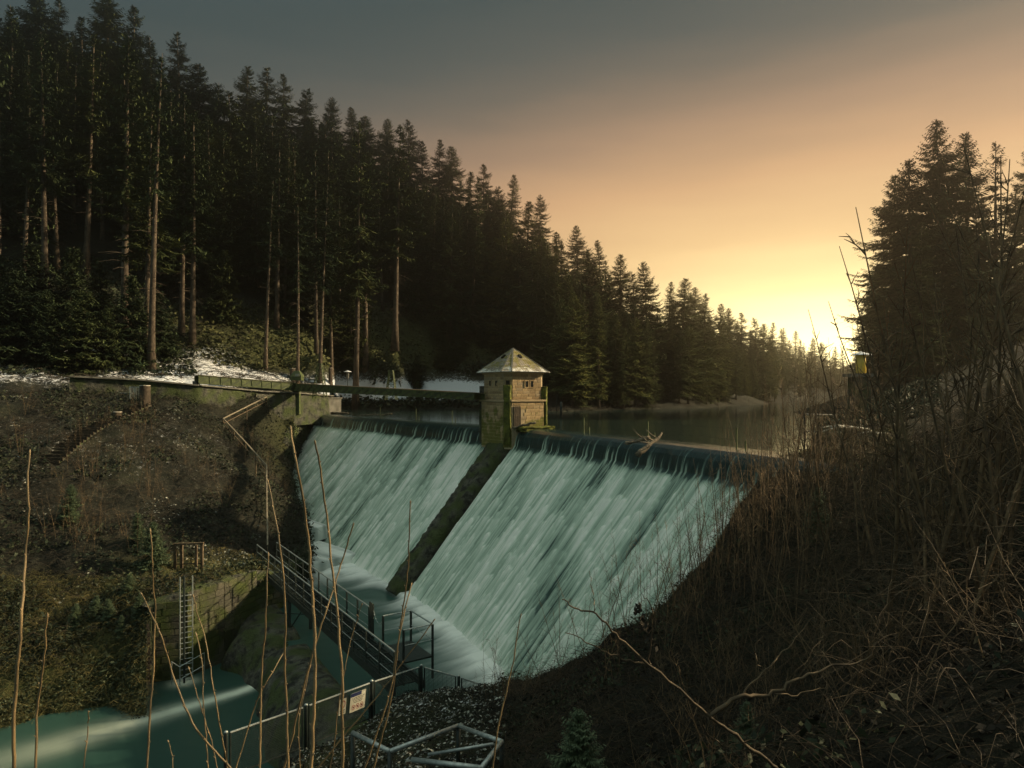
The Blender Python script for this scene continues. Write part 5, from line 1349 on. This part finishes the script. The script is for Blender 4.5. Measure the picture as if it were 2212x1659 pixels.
# ------------------------------------------------------------------ vegetation helpers
def tubes_np(P, r, n=3):
    """many thin tubes at once: P (N,K,3), r (N,K) -> verts, quads"""
    P = np.asarray(P, float); N_, K_, _ = P.shape
    d = np.gradient(P, axis=1); d /= np.linalg.norm(d, axis=2, keepdims=True) + 1e-9
    ref = np.where(np.abs(d[:, :1, 2:3]) > .9, np.array([[[1., 0, 0]]]), np.array([[[0, 0, 1.]]]))
    a = np.cross(d, np.broadcast_to(ref, d.shape)); a /= np.linalg.norm(a, axis=2, keepdims=True) + 1e-9; b = np.cross(d, a)
    V = np.stack([P + (a * math.cos(2 * math.pi * j / n) + b * math.sin(2 * math.pi * j / n)) * r[..., None] for j in range(n)], 2)
    idx = np.arange(N_ * K_ * n).reshape(N_, K_, n); nx = np.roll(idx, -1, 2)
    Fc = np.stack([idx[:, :-1], nx[:, :-1], nx[:, 1:], idx[:, 1:]], -1).reshape(-1, 4)
    return V.reshape(-1, 3), Fc
def cat_mesh(name, parts, mat, smooth=True):
    V = []; Fq = []; o_ = 0
    for v, f in parts: V.append(v); Fq.append(f + o_); o_ += len(v)
    me = npmesh(name, np.concatenate(V), np.concatenate(Fq), smooth); me.materials.append(mat); return me
def unit(v): return v / (np.linalg.norm(v, axis=-1, keepdims=True) + 1e-9)
def stem_mesh(rs, h, lean, r0, ntw, twl, kink=.03):
    """one upright stem with its side twigs"""
    K_ = 9; s = np.linspace(0, 1, K_); a = rs.uniform(0, 6.28)
    ln = math.radians(lean); d0 = np.array((math.cos(a) * math.sin(ln), math.sin(a) * math.sin(ln), math.cos(ln)))
    P = d0[None] * (s * h)[:, None]; P[:, 2] += h * .12 * s * s * math.sin(ln); P += np.cumsum(rs.normal(0, kink * h / K_, (K_, 3)), 0)
    P[0] = (0, 0, -.15)
    parts = [tubes_np(P[None], (r0 * (1 - .85 * s))[None], 5)]
    T_ = []; R_ = []
    for _ in range(ntw):
        q = rs.uniform(.18, .95); b = np.array([np.interp(q, s, P[:, k]) for k in range(3)]); az_ = rs.uniform(0, 6.28); e = math.radians(rs.uniform(20, 65))
        d = np.array((math.cos(az_) * math.cos(e), math.sin(az_) * math.cos(e), math.sin(e))); l = twl * h * rs.uniform(.4, 1.1) * (1.15 - q)
        t_ = np.linspace(0, 1, 5); pp = b + d * (t_ * l)[:, None]; pp[:, 2] += .12 * l * t_ ** 2; pp += np.cumsum(rs.normal(0, .03 * l, (5, 3)), 0) * (t_ > 0)[:, None]
        T_.append(pp); R_.append(r0 * .42 * (1 - .8 * t_) * (1 - .4 * q) + .0012)
        for _ in range(rs.randint(0, 3)):
            j = rs.randint(1, 4); b2 = pp[j]; d2 = unit(d + rs.normal(0, .55, 3)); l2 = l * rs.uniform(.25, .6)
            q2 = b2 + d2 * (t_ * l2)[:, None]; T_.append(q2); R_.append(r0 * .24 * (1 - .7 * t_) + .001)
    if T_: parts.append(tubes_np(np.array(T_), np.array(R_), 3))
    return cat_mesh('stem', parts, MT['shrub_twig'])
vr = np.random.RandomState(77)
STEMS = {'tall': [stem_mesh(vr, 4.6, vr.uniform(2, 18), .019, 12, .22) for _ in range(10)],
         'mid': [stem_mesh(vr, 2.6, vr.uniform(4, 30), .010, 10, .26) for _ in range(10)],
         'big': [stem_mesh(vr, 5.2, vr.uniform(6, 24), .034, 16, .22) for _ in range(8)],
         'low': [stem_mesh(vr, 1.3, vr.uniform(10, 55), .007, 10, .32, .06) for _ in range(8)]}
def shrub(x, y, z, kind, n_, scale, label, group, spread=.25, name='bare_shrub'):
    r = empty(name, (x, y, z), vr.uniform(0, 6.28)); tag(r, label, 'shrub', group)
    for _ in range(n_):
        o = bpy.data.objects.new('stem', STEMS[kind][vr.randint(len(STEMS[kind]))]); link(o, r)
        o.location = (vr.normal(0, spread), vr.normal(0, spread), 0); o.rotation_euler = (0, 0, vr.uniform(0, 6.28)); s_ = scale * vr.uniform(.7, 1.12); o.scale = (s_, s_, s_)
    return r
def right_spot(px, D): x = (px - CX) / F * D; return x, D, ground(x, D, False)
G1 = 'bare shrubs in the thicket beside the near fall'; L1 = 'thin-stemmed bare shrub in the brown thicket beside the near fall'
for px, D, s_ in ((1530,20.5,.62),(1570,22,.75),(1600,19,.8),(1640,23,.85),(1660,18,.95),(1690,21,.9),(1715,16,.95),(1740,19,1.0),(1765,14,.85),(1790,22,.9),(1820,17,.95),(1850,13,.85),(1880,19,.9),(1620,15.5,.7),(1560,17,.6),(1670,13,.75),(1910,16,.95),(1950,12,.8),(1500,20.6,.55),(1520,18.6,.62),(1548,21.5,.72),(1585,20.5,.8),(1612,22.5,.85),(1632,20.8,.9),(1652,21.5,.95),(1676,19.5,1.0),(1700,24,.9),(1722,22.5,.95),(1748,24.5,.85),(1775,19,1.0),(1805,24,.85),(1835,21,.9),(1470,19.2,.5),(1866,24.5,.8)):
    x, y, z = right_spot(px, D); q_ = ('thin-stemmed bare shrub just in front of the near fall edge' if px < 1645 else 'thin-stemmed bare shrub below the rail frame' if px < 1760 else 'thin-stemmed bare shrub in front of the frosty boulder'); shrub(x, y, z, 'tall', 6, s_, q_, G1 + ': ' + q_, .35)
G2 = 'low bare shrubs along the foot of the near fall'; L2 = 'low wispy bare shrub at the foot of the near fall'
for px, D, s_ in ((1090,20.3,.75),(1130,19.5,.8),(1165,19.8,.7),(1210,19.2,.85),(1260,18.6,.9),(1310,18.0,.9),(1360,17.6,1.0),(1400,18.4,1.05),(1440,17.5,1.1),(1480,18.5,1.15),(1340,15,.7),(1430,14.5,.8),(1510,15,.9),(1550,13,.8),(1110,18,.55),(1060,19.5,.5)):
    x, y, z = right_spot(px, D); q_ = ('low wispy shrub beside the end of the mesh fence' if px < 1180 else 'low wispy shrub behind the small pale-green fir' if px < 1330 else 'low wispy shrub where the near fall meets the thicket'); shrub(x, y, z, 'mid', 6, s_, q_, G2 + ': ' + q_, .3)
BIG = [(2075,8.5,1.0,'dark many-stemmed bush leaning toward the lake at the shadowed edge'),(2140,7.6,1.05,'tallest dark bush beside the picture edge'),(2010,9.5,.9,'bare bush with long twigs crossing in front of the turret'),(2190,9.0,1.0,'dark bush cut by the picture edge'),(1950,10.5,.8,'slimmer bush standing nearest the frosty boulder'),(2110,11,1.0,'bush behind the dark many-stemmed one')]
for px, D, s_, lb in BIG:
    x, y, z = right_spot(px, D); shrub(x, y, z, 'big', 5, s_, lb, 'large bare bushes on the right', .22)
G3 = 'low twiggy shrubs under the large bushes'; L3_ = 'low twiggy dead shrub on the dark slope under the large bushes'
for i in range(34):
    px = 1450 + 760 * ((i * .618) % 1); D = vr.uniform(5.5, 14)
    x, y, z = right_spot(px, D); shrub(x, y, z, 'low', 6, vr.uniform(.7, 1.25), *((L3_, G3) if px > 1850 else ('low twiggy shrub around the pale forked branch', 'low twiggy shrubs around the forked branch')), .35)

lrs = np.random.RandomState(31); n_l = 0
while n_l < 46:
    px, D = lrs.uniform(10, 640), lrs.uniform(37, 64); x = (px - CX) / F * D; z = ground(x, D); py = HY - (z - CZ) / D * F
    if py < 870 or py > 1200 or not inpoly(np.array([x]), np.array([D]), LEFT_POLY)[0]: continue
    lb = 'brown bare scrub bush beside the hillside stairway' if px < 200 else 'brown bare scrub bush between the stairway and the zigzag handrail' if px < 470 else 'brown bare scrub bush near the zigzag handrail'
    shrub(x, D, z, 'mid' if lrs.rand() < .5 else 'low', 7, lrs.uniform(.6, 1.1), lb, lb.replace('bush', 'bushes'), .5); n_l += 1
for px, D in ((2300, 8.5), (2380, 11), (2460, 7.5), (2550, 13), (2420, 17), (2320, 14), (2650, 9), (2750, 15)):
    x, y, z = right_spot(px, D); shrub(x, y, z, 'big' if D < 12 else 'tall', 4, .8, 'bare bush up the near bank outside the picture edge', 'bare bushes up the near bank outside the picture', .3)
# ------------------------------------------------------------------ foreground saplings, one by one
bud_me = MB(); bud_me.tube([(0, 0, -.5), (0, 0, -.1), (0, 0, .3), (0, 0, .7), (0, 0, 1)], [.25, .5, .52, .3, .05], 7); bud_me = bud_me.mesh('bud', True); bud_me.materials.append(MT['bud'])
SAP = [
 ([(29,1657),(32,1503),(44,1341),(57,1190),(60,1106),(64,978)], 2.5, 12, 'thick sapling stem nearest the left picture edge'),
 ([(76,1657),(81,1526),(97,1425),(102,1330)], 2.4, 10, 'short budded sapling beside the thick one at the picture edge'),
 ([(183,1657),(191,1576),(193,1556),(189,1538)], 2.6, 6, 'little crooked shoot poking up over the green stream'),
 ([(316,1657),(331,1476),(333,1324),(331,1207),(326,1148)], 2.8, 8, 'straight sapling standing just left of the steel ladder'),
 ([(494,1657),(410,1560),(370,1442),(346,1365),(306,1283)], 2.7, 8, 'sapling bowing left across the stream and the straight one'),
 ([(450,1657),(437,1526),(433,1392),(423,1371)], 2.9, 6, 'thin upright shoot with a bent knobbly tip'),
 ([(487,1644),(464,1492),(440,1375),(417,1289)], 3.0, 6, 'slim shoot leaning left just right of the ladder'),
 ([(470,1657),(447,1560),(420,1492),(408,1444)], 3.0, 5, 'thin short shoot ending before the ladder foot'),
 ([(373,1657),(371,1617),(363,1602)], 2.7, 5, 'tiny shoot at the very bottom over the stream'),
 ([(561,1657),(564,1442),(575,1308),(580,1199)], 2.9, 8, 'upright sapling in front of the mossy sill'),
 ([(511,1657),(551,1519),(571,1476),(612,1410)], 3.0, 6, 'shoot slanting right over the mossy sill'),
 ([(622,1657),(618,1476),(617,1308),(601,1156),(580,1040)], 2.7, 9, 'tall sapling crossing the left end of the footbridge'),
 ([(672,1657),(685,1375),(675,1274),(659,1106),(640,1000),(628,926)], 2.5, 12, 'tallest thick sapling reaching up to the far fall'),
 ([(739,1657),(739,1476),(726,1308),(706,1106),(694,1020),(682,957)], 2.6, 10, 'tall sapling just right of the tallest one against the fall'),
 ([(615,1657),(659,1476),(700,1330),(739,1214),(763,1134)], 2.9, 8, 'sapling slanting right across the footbridge to the pool foam'),
 ([(790,1657),(850,1480),(865,1330),(880,1250),(887,1086)], 3.2, 6, 'slim sapling reaching up in front of the mossy pier'),
 ([(690,1657),(800,1520),(870,1430),(937,1341)], 3.2, 6, 'slanting shoot with its tip over the pool foam'),
 ([(808,1657),(850,1490),(864,1360),(889,1264)], 3.1, 7, 'knobbly shoot rising beside the side platform'),
 ([(716,1640),(745,1440),(761,1360),(783,1306)], 3.3, 4, 'thin twig crossing the middle of the footbridge'),
 ([(650,1657),(640,1560),(655,1500),(668,1440)], 3.2, 4, 'thin reddish shoot in front of the fence panel'),
 ([(1065,1659),(1078,1560),(1110,1430),(1125,1330)], 4.2, 6, 'dark bare shoot rising at the edge of the near fall'),
]
for pts, D, w_, lb in SAP:
    rs = np.random.RandomState(int(pts[0][0])); n_ = len(pts)
    ctrl = [Vector(at(px, py, D + .25 * i / n_ * rs.uniform(-1, 1))) for i, (px, py) in enumerate(pts)]
    b0 = ctrl[0]; d0 = (ctrl[0] - ctrl[1]).normalized(); zg_ = ground(b0.x, b0.y, False); ext = min(2.2, max(.4, (b0.z - zg_ + .1) / max(.25, -d0.z)))
    foot = b0 + d0 * ext
    pl_ = np.array([tuple(foot)] + [tuple(c_) for c_ in ctrl]); al = np.concatenate([[0], np.cumsum(np.linalg.norm(np.diff(pl_, axis=0), axis=1))]); nn_ = max(16, int(al[-1] / .035))
    u__ = np.linspace(0, al[-1], nn_); P = np.stack([np.interp(u__, al, pl_[:, k]) for k in range(3)], -1)
    for _ in range(6): P[1:-1] = (P[:-2] + 2 * P[1:-1] + P[2:]) / 4
    P = P + rs.normal(0, .0012, P.shape); P += np.stack([fbm(u__ * 5, u__ * 0, 2, int(pts[0][0]) % 50), u__ * 0, u__ * 0], -1) * .018
    r0 = w_ / 2 / F * D * .95; rr = np.linspace(1.15, .38, len(P)) * r0
    root = empty('bare_sapling', foot); tag(root, lb, 'sapling', 'bare saplings in the foreground')
    V_, F_ = tubes_np(P[None], rr[None], 8); me = npmesh('stem', V_, F_, True); me.materials.append(MT['sapling'])
    pin(obj('stem', me), root)
    nb = max(4, int((P[-1][2] - P[0][2]) / .11))
    for k in range(nb + 1):
        i = len(P) - 1 if k == nb else int(np.interp((k + .5) / nb, [0, 1], [5, len(P) - 2])); p_ = Vector(P[i]); a_ = rs.uniform(0, 6.28)
        d_ = Vector((math.cos(a_), -abs(math.sin(a_)) * .5, .9)).normalized() if k < nb else (Vector(P[-1]) - Vector(P[-2])).normalized()
        o = bpy.data.objects.new('bud', bud_me); sc.collection.objects.link(o); pin(o, root)
        s_ = max(rr[i] * 1.0, .0050) * (1.3 if k == nb else 1.0); o.location = p_ + d_ * rr[i] * (.6 if k < nb else 0); o.rotation_euler = d_.to_track_quat('Z', 'Y').to_euler(); o.scale = (s_ * 1.05, s_ * 1.05, s_ * 2.1)
# forked pale branch in the right foreground
FB = [([(1700,1690),(1660,1645),(1590,1590),(1534,1544),(1402,1436),(1330,1370),(1287,1328),(1242,1314),(1217,1294)], 9, 2.5),
      ([(1534,1544),(1595,1507),(1671,1497),(1734,1462),(1800,1440),(1868,1426),(1892,1387)], 10, 2), ([(1402,1436),(1350,1425),(1292,1400),(1222,1364)], 5, 1.5), ([(1402,1436),(1409,1321),(1390,1285)], 4, 1.2),
      ([(1534,1544),(1520,1590),(1500,1620)], 5, 2), ([(1520,1580),(1570,1610),(1640,1590)], 4, 1.5), ([(1595,1507),(1660,1440),(1700,1400),(1760,1330)], 4, 1.5), ([(1671,1497),(1720,1500),(1790,1480)], 4, 1.5), ([(1287,1328),(1280,1280),(1275,1235)], 3, 1), ([(1640,1440),(1630,1400),(1650,1370)], 3, 1.2)]
root = empty('forked_branch', at(1700, 1690, 4.6)); tag(root, 'pale forked branch reaching left across the dark foreground', 'branch')
for pts, a_, c_ in FB:
    P = catmull(np.array([at(px, py, 4.6 + .0004 * (px - 1500)) for px, py in pts]), 6); P += np.random.RandomState(len(pts)).normal(0, .006, P.shape)
    V_, F_ = tubes_np(P[None], (np.linspace(a_, c_, len(P)) / 2 / F * 4.6)[None], 6); me = npmesh('branch', V_, F_, True); me.materials.append(MT['twig']); pin(obj('branch', me), root)
rs = np.random.RandomState(4); base = np.array([at(1372 + 45 * q + rs.uniform(-9, 9), 1300 + 95 * q, 4.7 + rs.uniform(-.05, .05)) for q in np.linspace(0, 1, 46)])
dv = unit(rs.normal(0, .5, (46, 3)) + np.array((0, 0, -1.0))); K = kites(base, dv, unit(np.cross(dv, rs.normal(0, 1, (46, 3)))), rs.uniform(.03, .055, 46), np.full(46, .016), np.zeros(46))
me = npmesh('withered_leaves', K.reshape(-1, 3), np.arange(184).reshape(-1, 4)); me.materials.append(MT['dead_twig']); o = pin(obj('withered_leaves', me), root); o['kind'] = 'stuff'

# ------------------------------------------------------------------ small firs
KINDS_['sapling'] = []
for s_ in (61, 62):
    tm, cm, h0 = spruce_meshes(s_, 7, 0.02, 2.4, 1.0, tag_='fir'); cm.materials.clear(); cm.materials.append(MT['fir']); KINDS_['sapling'].append((tm, cm, h0))
def fir(px, D, h, left, label, group=None):
    x = (px - CX) / F * D; tree('sapling', x, D, ground(x, D, left), h, label, group, 'young_fir_tree')
fir(1252, 9.6, 1.35, False, 'small pale-green fir in the dark foreground below the near fall')
fir(1205, 8.6, .6, False, 'tiny fir just left of the small pale-green one')
fir(1770, 17, 1.5, False, 'fir hidden among the brown shrub stems')
fir(1610, 8, .8, False, 'dark little fir behind the forked branch')
fir(330, 37.5, 2.6, True, 'dark fir on the slope left of the timber trestle')
fir(300, 38.8, 2.2, True, 'fir tucked behind the dark one above the quay')
for px, D, h in ((235,33.2,1.3),(262,32.6,1.1),(300,33.2,1.2),(205,33.5,1.2),(278,34.5,1.4),(160,33,1.2)): fir(px, D, h, True, 'little fir overhanging the stream left of the ladder', 'little firs overhanging the stream')
fir(150, 40, 2.0, True, 'fir beside the lower turn of the hillside stairway')

# ------------------------------------------------------------------ ground cover (uncountable)
def scatter(n, box, left, seed, test=None):
    rs = np.random.RandomState(seed); px = rs.uniform(box[0], box[1], n); D = np.sqrt(rs.uniform(box[2] ** 2, box[3] ** 2, n)); x = (px - CX) / F * D
    z = (left_h if left else right_h)(x, D); z = z + (0.55 if left else .35) * (fbm(x * 0.5, D * 0.5, 4, 3 if left else 13) * 1.4 + fbm(x * 2.2, D * 2.2, 3, 8 if left else 18) * .5) * np.clip(D / 12, .15, 1.6)
    py = HY - (z - CZ) / D * F; k = np.ones(n, bool)
    if test is not None: k = test(px, py, D, x, z)
    return np.stack([x, D, z], -1)[k], rs
def arcs(name, pts, rs, l0, l1, r0, r1, mat, label, rise=.5, cat='scrub'):
    n = len(pts); a = rs.uniform(0, 6.28, n); l = rs.uniform(l0, l1, n); e = rs.uniform(-.1, 1.2, n) * rise; t_ = np.linspace(0, 1, 5)
    d = np.stack([np.cos(a) * np.cos(e), np.sin(a) * np.cos(e), np.sin(e)], -1)
    P = pts[:, None] + d[:, None] * (t_[None] * l[:, None])[..., None]
    P[..., 2] += (np.sin(e) * l)[:, None] * .5 * (t_ - t_ ** 2)[None] * 2 - (l * .35)[:, None] * (t_ ** 2)[None] * (rise < .9)
    P += np.cumsum(rs.normal(0, 1, P.shape) * (l * .035)[:, None, None], 1) * (t_ > 0)[None, :, None]
    r = rs.uniform(r0, r1, n)[:, None] * (1 - .7 * t_)[None]
    V, Fq = tubes_np(P, r, 3); me = npmesh(name, V, Fq, True); me.materials.append(mat)
    return tag(obj(name, me), label, cat, kind='stuff')
def leaves(name, pts, rs, s0, s1, h, mat, label, flat=.6, cat='undergrowth', w=.28):
    n = len(pts); p = pts.copy(); p[:, 2] += rs.rand(n) ** 1.5 * h; d = unit(rs.normal(0, 1, (n, 3)) * np.array((1, 1, flat))); sd = unit(np.cross(d, rs.normal(0, 1, (n, 3)))); l = rs.uniform(s0, s1, n)
    K = kites(p, d, sd, l, l * w, l * .2); me = npmesh(name, K.reshape(-1, 3), np.arange(4 * n).reshape(-1, 4)); me.materials.append(mat)
    return tag(obj(name, me), label, cat, kind='stuff')
inl = lambda x, y: inpoly(x, y, LEFT_POLY)
clump = lambda x, y, s, f: vnoise(x * f, y * f, s)
p, rs = scatter(22000, (-60, 660, 31, 70), True, 1, lambda px, py, D, x, z: inl(x, D) & (py > 845) & (z > -11) & (clump(x, D, 5, .35) > .35))
arcs('dead_brambles', p, rs, .5, 1.7, .008, .018, MT['dead_twig'], 'tangle of dead brown brambles over the left slope')
p, rs = scatter(50000, (-60, 690, 31, 78), True, 2, lambda px, py, D, x, z: inl(x, D) & (py > 840) & (z > -11) & (clump(x, D, 6, .4) + .25 * (px > 590) > .42))
leaves('bramble_leaves', p, rs, .10, .30, .5, MT['bramble'], 'dark evergreen bramble leaves and ivy over the left slope')
p, rs = scatter(16000, (-60, 560, 31, 62), True, 3, lambda px, py, D, x, z: inl(x, D) & (py > 845) & (z > -11) & (clump(x, D, 9, .35) > .72))
leaves('frosted_litter', p, rs, .08, .22, .08, MT['frost_leaf'], 'frosted leaf litter scattered over the left slope', .15)
p, rs = scatter(40000, (280, 640, 33, 42), True, 4, lambda px, py, D, x, z: inl(x, D) & (z > -8.6) & (z < -6.8))
p[:, 2] -= .02; leaves('quay_grass', p, rs, .08, .24, .03, MT['grass'], 'yellow winter grass on the ledge above the quay', 1.2, w=.09)
p, rs = scatter(45000, (360, 1160, 80, 135), True, 5, lambda px, py, D, x, z: inl(x, D) & (py > 660) & (py < 800) & (z > 0.3))
leaves('forest_floor_brush', p, rs, .25, .75, .55, MT['moss_brush'] if 'moss_brush' in MT else MT['bramble'], 'low mossy brush under the forest edge above the track')
p, rs = scatter(30000, (-80, 420, 58, 100), True, 6, lambda px, py, D, x, z: inl(x, D) & (py > 560) & (py < 812))
leaves('felled_brushwood', p, rs, .2, .6, .35, MT['bramble'], 'dark cut greenery strewn over the snowy felled strip')
p, rs = scatter(6000, (-80, 600, 58, 92), True, 7, lambda px, py, D, x, z: inl(x, D) & (py > 690) & (py < 822))
arcs('felled_branches', p, rs, .8, 2.8, .015, .04, MT['dead_twig'], 'felled branches strewn over the snowy strip', .25)
p, rs = scatter(26000, (690, 1060, 98, 122), True, 8, lambda px, py, D, x, z: inl(x, D) & (z > .2) & (((py > 792) & (py < 830) & (clump(x, D, 3, .3) > .38)) | (py > 864)))
leaves('bank_brush', p, rs, .3, .9, .9, MT['bramble'], 'dark green brush on the snowy bank behind the far crest')
p, rs = scatter(5000, (1140, 1420, 84, 112), True, 9, lambda px, py, D, x, z: inl(x, D) & (z > 0))
arcs('shore_twigs', p, rs, .6, 1.8, .01, .03, MT['dead_twig'], 'pale dead twigs along the shore past the tower', .5)
# right and near bank
p, rs = scatter(26000, (1080, 2850, 4, 26), False, 11, lambda px, py, D, x, z: (z > -9) & (py < 1750))
arcs('tangled_twigs', p, rs, .25, 1.1, .0022, .006, MT['twig'], 'tangle of thin dead twigs over the shadowed near slope', .55)
p, rs = scatter(8500, (1750, 2850, 6, 24), False, 12, lambda px, py, D, x, z: z > -6)
p[:, 2] += rs.rand(len(p)) * 1.3; arcs('hanging_twigs', p, rs, .5, 1.5, .0022, .005, MT['twig'], 'long fine twigs arching between the large bushes', .3)
p, rs = scatter(62000, (470, 2850, 3.5, 26), False, 13, lambda px, py, D, x, z: (z > -9.2) & (py < 1760))
leaves('leaf_litter', p, rs, .03, .10, .06, MT['litter'], 'dark fallen leaves and grass over the near slope', .35)
p, rs = scatter(38000, (1080, 2850, 5, 27), False, 15, lambda px, py, D, x, z: (z > -8) & (clump(x, D, 12, .7) > .5))
leaves('near_brush', p, rs, .04, .13, .35, MT['bramble'], 'low dark evergreen brush on the near slope', .8)
p, rs = scatter(16000, (1700, 1960, 22, 32), False, 16, lambda px, py, D, x, z: z > -.2)
leaves('crest_grass', p, rs, .10, .30, .10, MT['grass'], 'pale dry grass around the boulders at the crest end', 1.3, w=.08)
p, rs = scatter(5000, (480, 1090, 12.5, 24), False, 17, lambda px, py, D, x, z: z > -8.6)
leaves('frosty_grass', p, rs, .04, .14, .03, MT['frost_leaf'], 'frosted short grass inside the mesh fence', .5)
p, rs = scatter(34000, (-60, 345, 27.5, 36), True, 20, lambda px, py, D, x, z: inl(x, D) & (z > -11.6) & (z < -7.5) & (clump(x, D, 21, .9) > .4))
leaves('stream_bank_brush', p, rs, .06, .22, .40, MT['bramble'], 'leafy brush hanging over the stream bank left of the ladder', .9, w=.2)
p, rs = scatter(9000, (-60, 345, 27.5, 36), True, 25, lambda px, py, D, x, z: inl(x, D) & (z > -11.6) & (z < -7.0))
arcs('stream_bank_grass', p, rs, .3, .9, .006, .012, MT['grass'], 'long dry grass hanging down the stream bank', .8, 'grass')
p, rs = scatter(14000, (1770, 2030, 38, 66), False, 26, lambda px, py, D, x, z: z > -.3)
leaves('lakeside_brush', p, rs, .12, .4, .5, MT['bramble'], 'dark brush on the lake shore round the turret', .8)
# ivy on the dark training wall and grass on the crest
rs = np.random.RandomState(19); me_ = spur.data; co = np.empty(len(me_.vertices) * 3); me_.vertices.foreach_get('co', co); co = co.reshape(-1, 3)
k = rs.randint(0, len(co), 26000); pts = co[k] + rs.normal(0, .22, (26000, 3))
leaves('ivy', pts, rs, .10, .26, .1, MT['bramble'], 'ivy hanging over the dark side wall by the far fall', 1.0, 'ivy')
k = rs.randint(0, 1, 1); me_ = quay.data; co = np.empty(len(me_.vertices) * 3); me_.vertices.foreach_get('co', co); co = co.reshape(-1, 3)
sel = co[(co[:, 2] > -11.3)]; k = rs.randint(0, len(sel), 5000); pts = sel[k] + rs.normal(0, .16, (5000, 3)); pts = pts[vnoise(pts[:, 0] * 1.1, pts[:, 2] * 1.1, 4) > .6]
leaves('quay_moss', pts, rs, .06, .16, .05, MT['moss_brush'] if 'moss_brush' in MT else MT['bramble'], 'moss tufts clinging to the quay wall', 1.0, 'moss')
# far woods filling the slopes behind the trees one can tell apart
def far_woods():
    rs = np.random.RandomState(23); tm, cm, h0 = KINDS_['full'][0]
    co = np.empty(len(cm.vertices) * 3, np.float32); cm.vertices.foreach_get('co', co); co = co.reshape(-1, 4, 3)
    VV = []; n = 0
    while n < 430:
        px = rs.uniform(-140, 1150) if rs.rand() < .34 else rs.uniform(1150, 1838); D = D0(px) + rs.uniform(12, 80) * (1 if px < 1500 else 1.3)
        x = (px - CX) / F * D; zg = ground(x, D)
        lim = sky_low(px) + rs.uniform(8, 60) * (1 if px < 1500 else .5); h = min(rs.uniform(16, 25), CZ - (lim - HY) / F * D - zg)
        if h < 5: continue
        q = co[rs.choice(len(co), 620, False)].copy(); c_ = q.mean(1, keepdims=True); q = c_ + (q - c_) * 2.1
        a = rs.uniform(0, 6.28); R_ = np.array([[math.cos(a), -math.sin(a), 0], [math.sin(a), math.cos(a), 0], [0, 0, 1]]); s_ = h / h0
        VV.append((q @ R_.T) * s_ * np.array((1.15, 1.15, 1)) + np.array((x, D, zg))); n += 1
    n = 0
    while n < 60:
        px = rs.uniform(1842, 2010); D = rs.uniform(np.interp(px, [1842, 1900, 2260], [240, 130, 92]), 320); x = (px - CX) / F * D; zg = float(right_h(np.array([x]), np.array([D]))[0])
        if zg < .1: zg = .1
        lim = np.interp(px, [1842, 1880, 1960, 2260], [735, 620, 470, 420]) + rs.uniform(0, 60); h = min(rs.uniform(10, 17), CZ - (lim - HY) / F * D - zg)
        if h < 4: continue
        q = co[rs.choice(len(co), 620, False)].copy(); c_ = q.mean(1, keepdims=True); q = c_ + (q - c_) * 2.1
        VV.append(q * (h / h0) * np.array((1.15, 1.15, 1)) + np.array((x, D, zg))); n += 1
    V = np.concatenate(VV).reshape(-1, 3); me = npmesh('far_woods', V, np.arange(len(V)).reshape(-1, 4)); me.materials.append(MT['needles']); me.materials.append(MT['needles_lit'])
    ctr = V.reshape(-1, 4, 3)[:, 0]; me.polygons.foreach_set('material_index', ((ctr[:, 0] / ctr[:, 1] * F + CX) > 1150).astype(np.int32))  # woods past the tower take the needle copy with sunlight painted in
    tag(obj('far_woods', me), 'dense mass of spruce woods filling the slopes behind the nearer trees', 'woods', kind='stuff')
far_woods()

# unseen spruces added round the viewpoint to shade the near bank
for x, D, h, lb in ((17, 11.5, 20, 'unseen spruce added up the near bank for shade'), (21, 15.5, 21, 'second unseen spruce added up the near bank for shade'), (9, -5, 20, 'unseen spruce added for shade behind the viewpoint'), (15, -3, 21, 'second unseen spruce added for shade behind the viewpoint')):
    tree('big', x, D, ground(x, max(D, -6), False), h, lb, None)
# ------------------------------------------------------------------ air
hz = M('valley_haze'); hz.n.remove(hz.b)
vol = hz.n.new('ShaderNodeVolumePrincipled'); vol.inputs['Color'].default_value = (0.95, 0.88, 0.76, 1)
vol.inputs['Density'].default_value = 0.0014; vol.inputs['Anisotropy'].default_value = 0.92
hz.l.new(vol.outputs[0], hz.n['Material Output'].inputs['Volume'])
hb = MB(); hb.box((40, 193.5, 32), (480, 423, 96))
tag(hb.build('haze', hz.m), 'thin warm evening haze filling the valley', 'haze', kind='stuff')
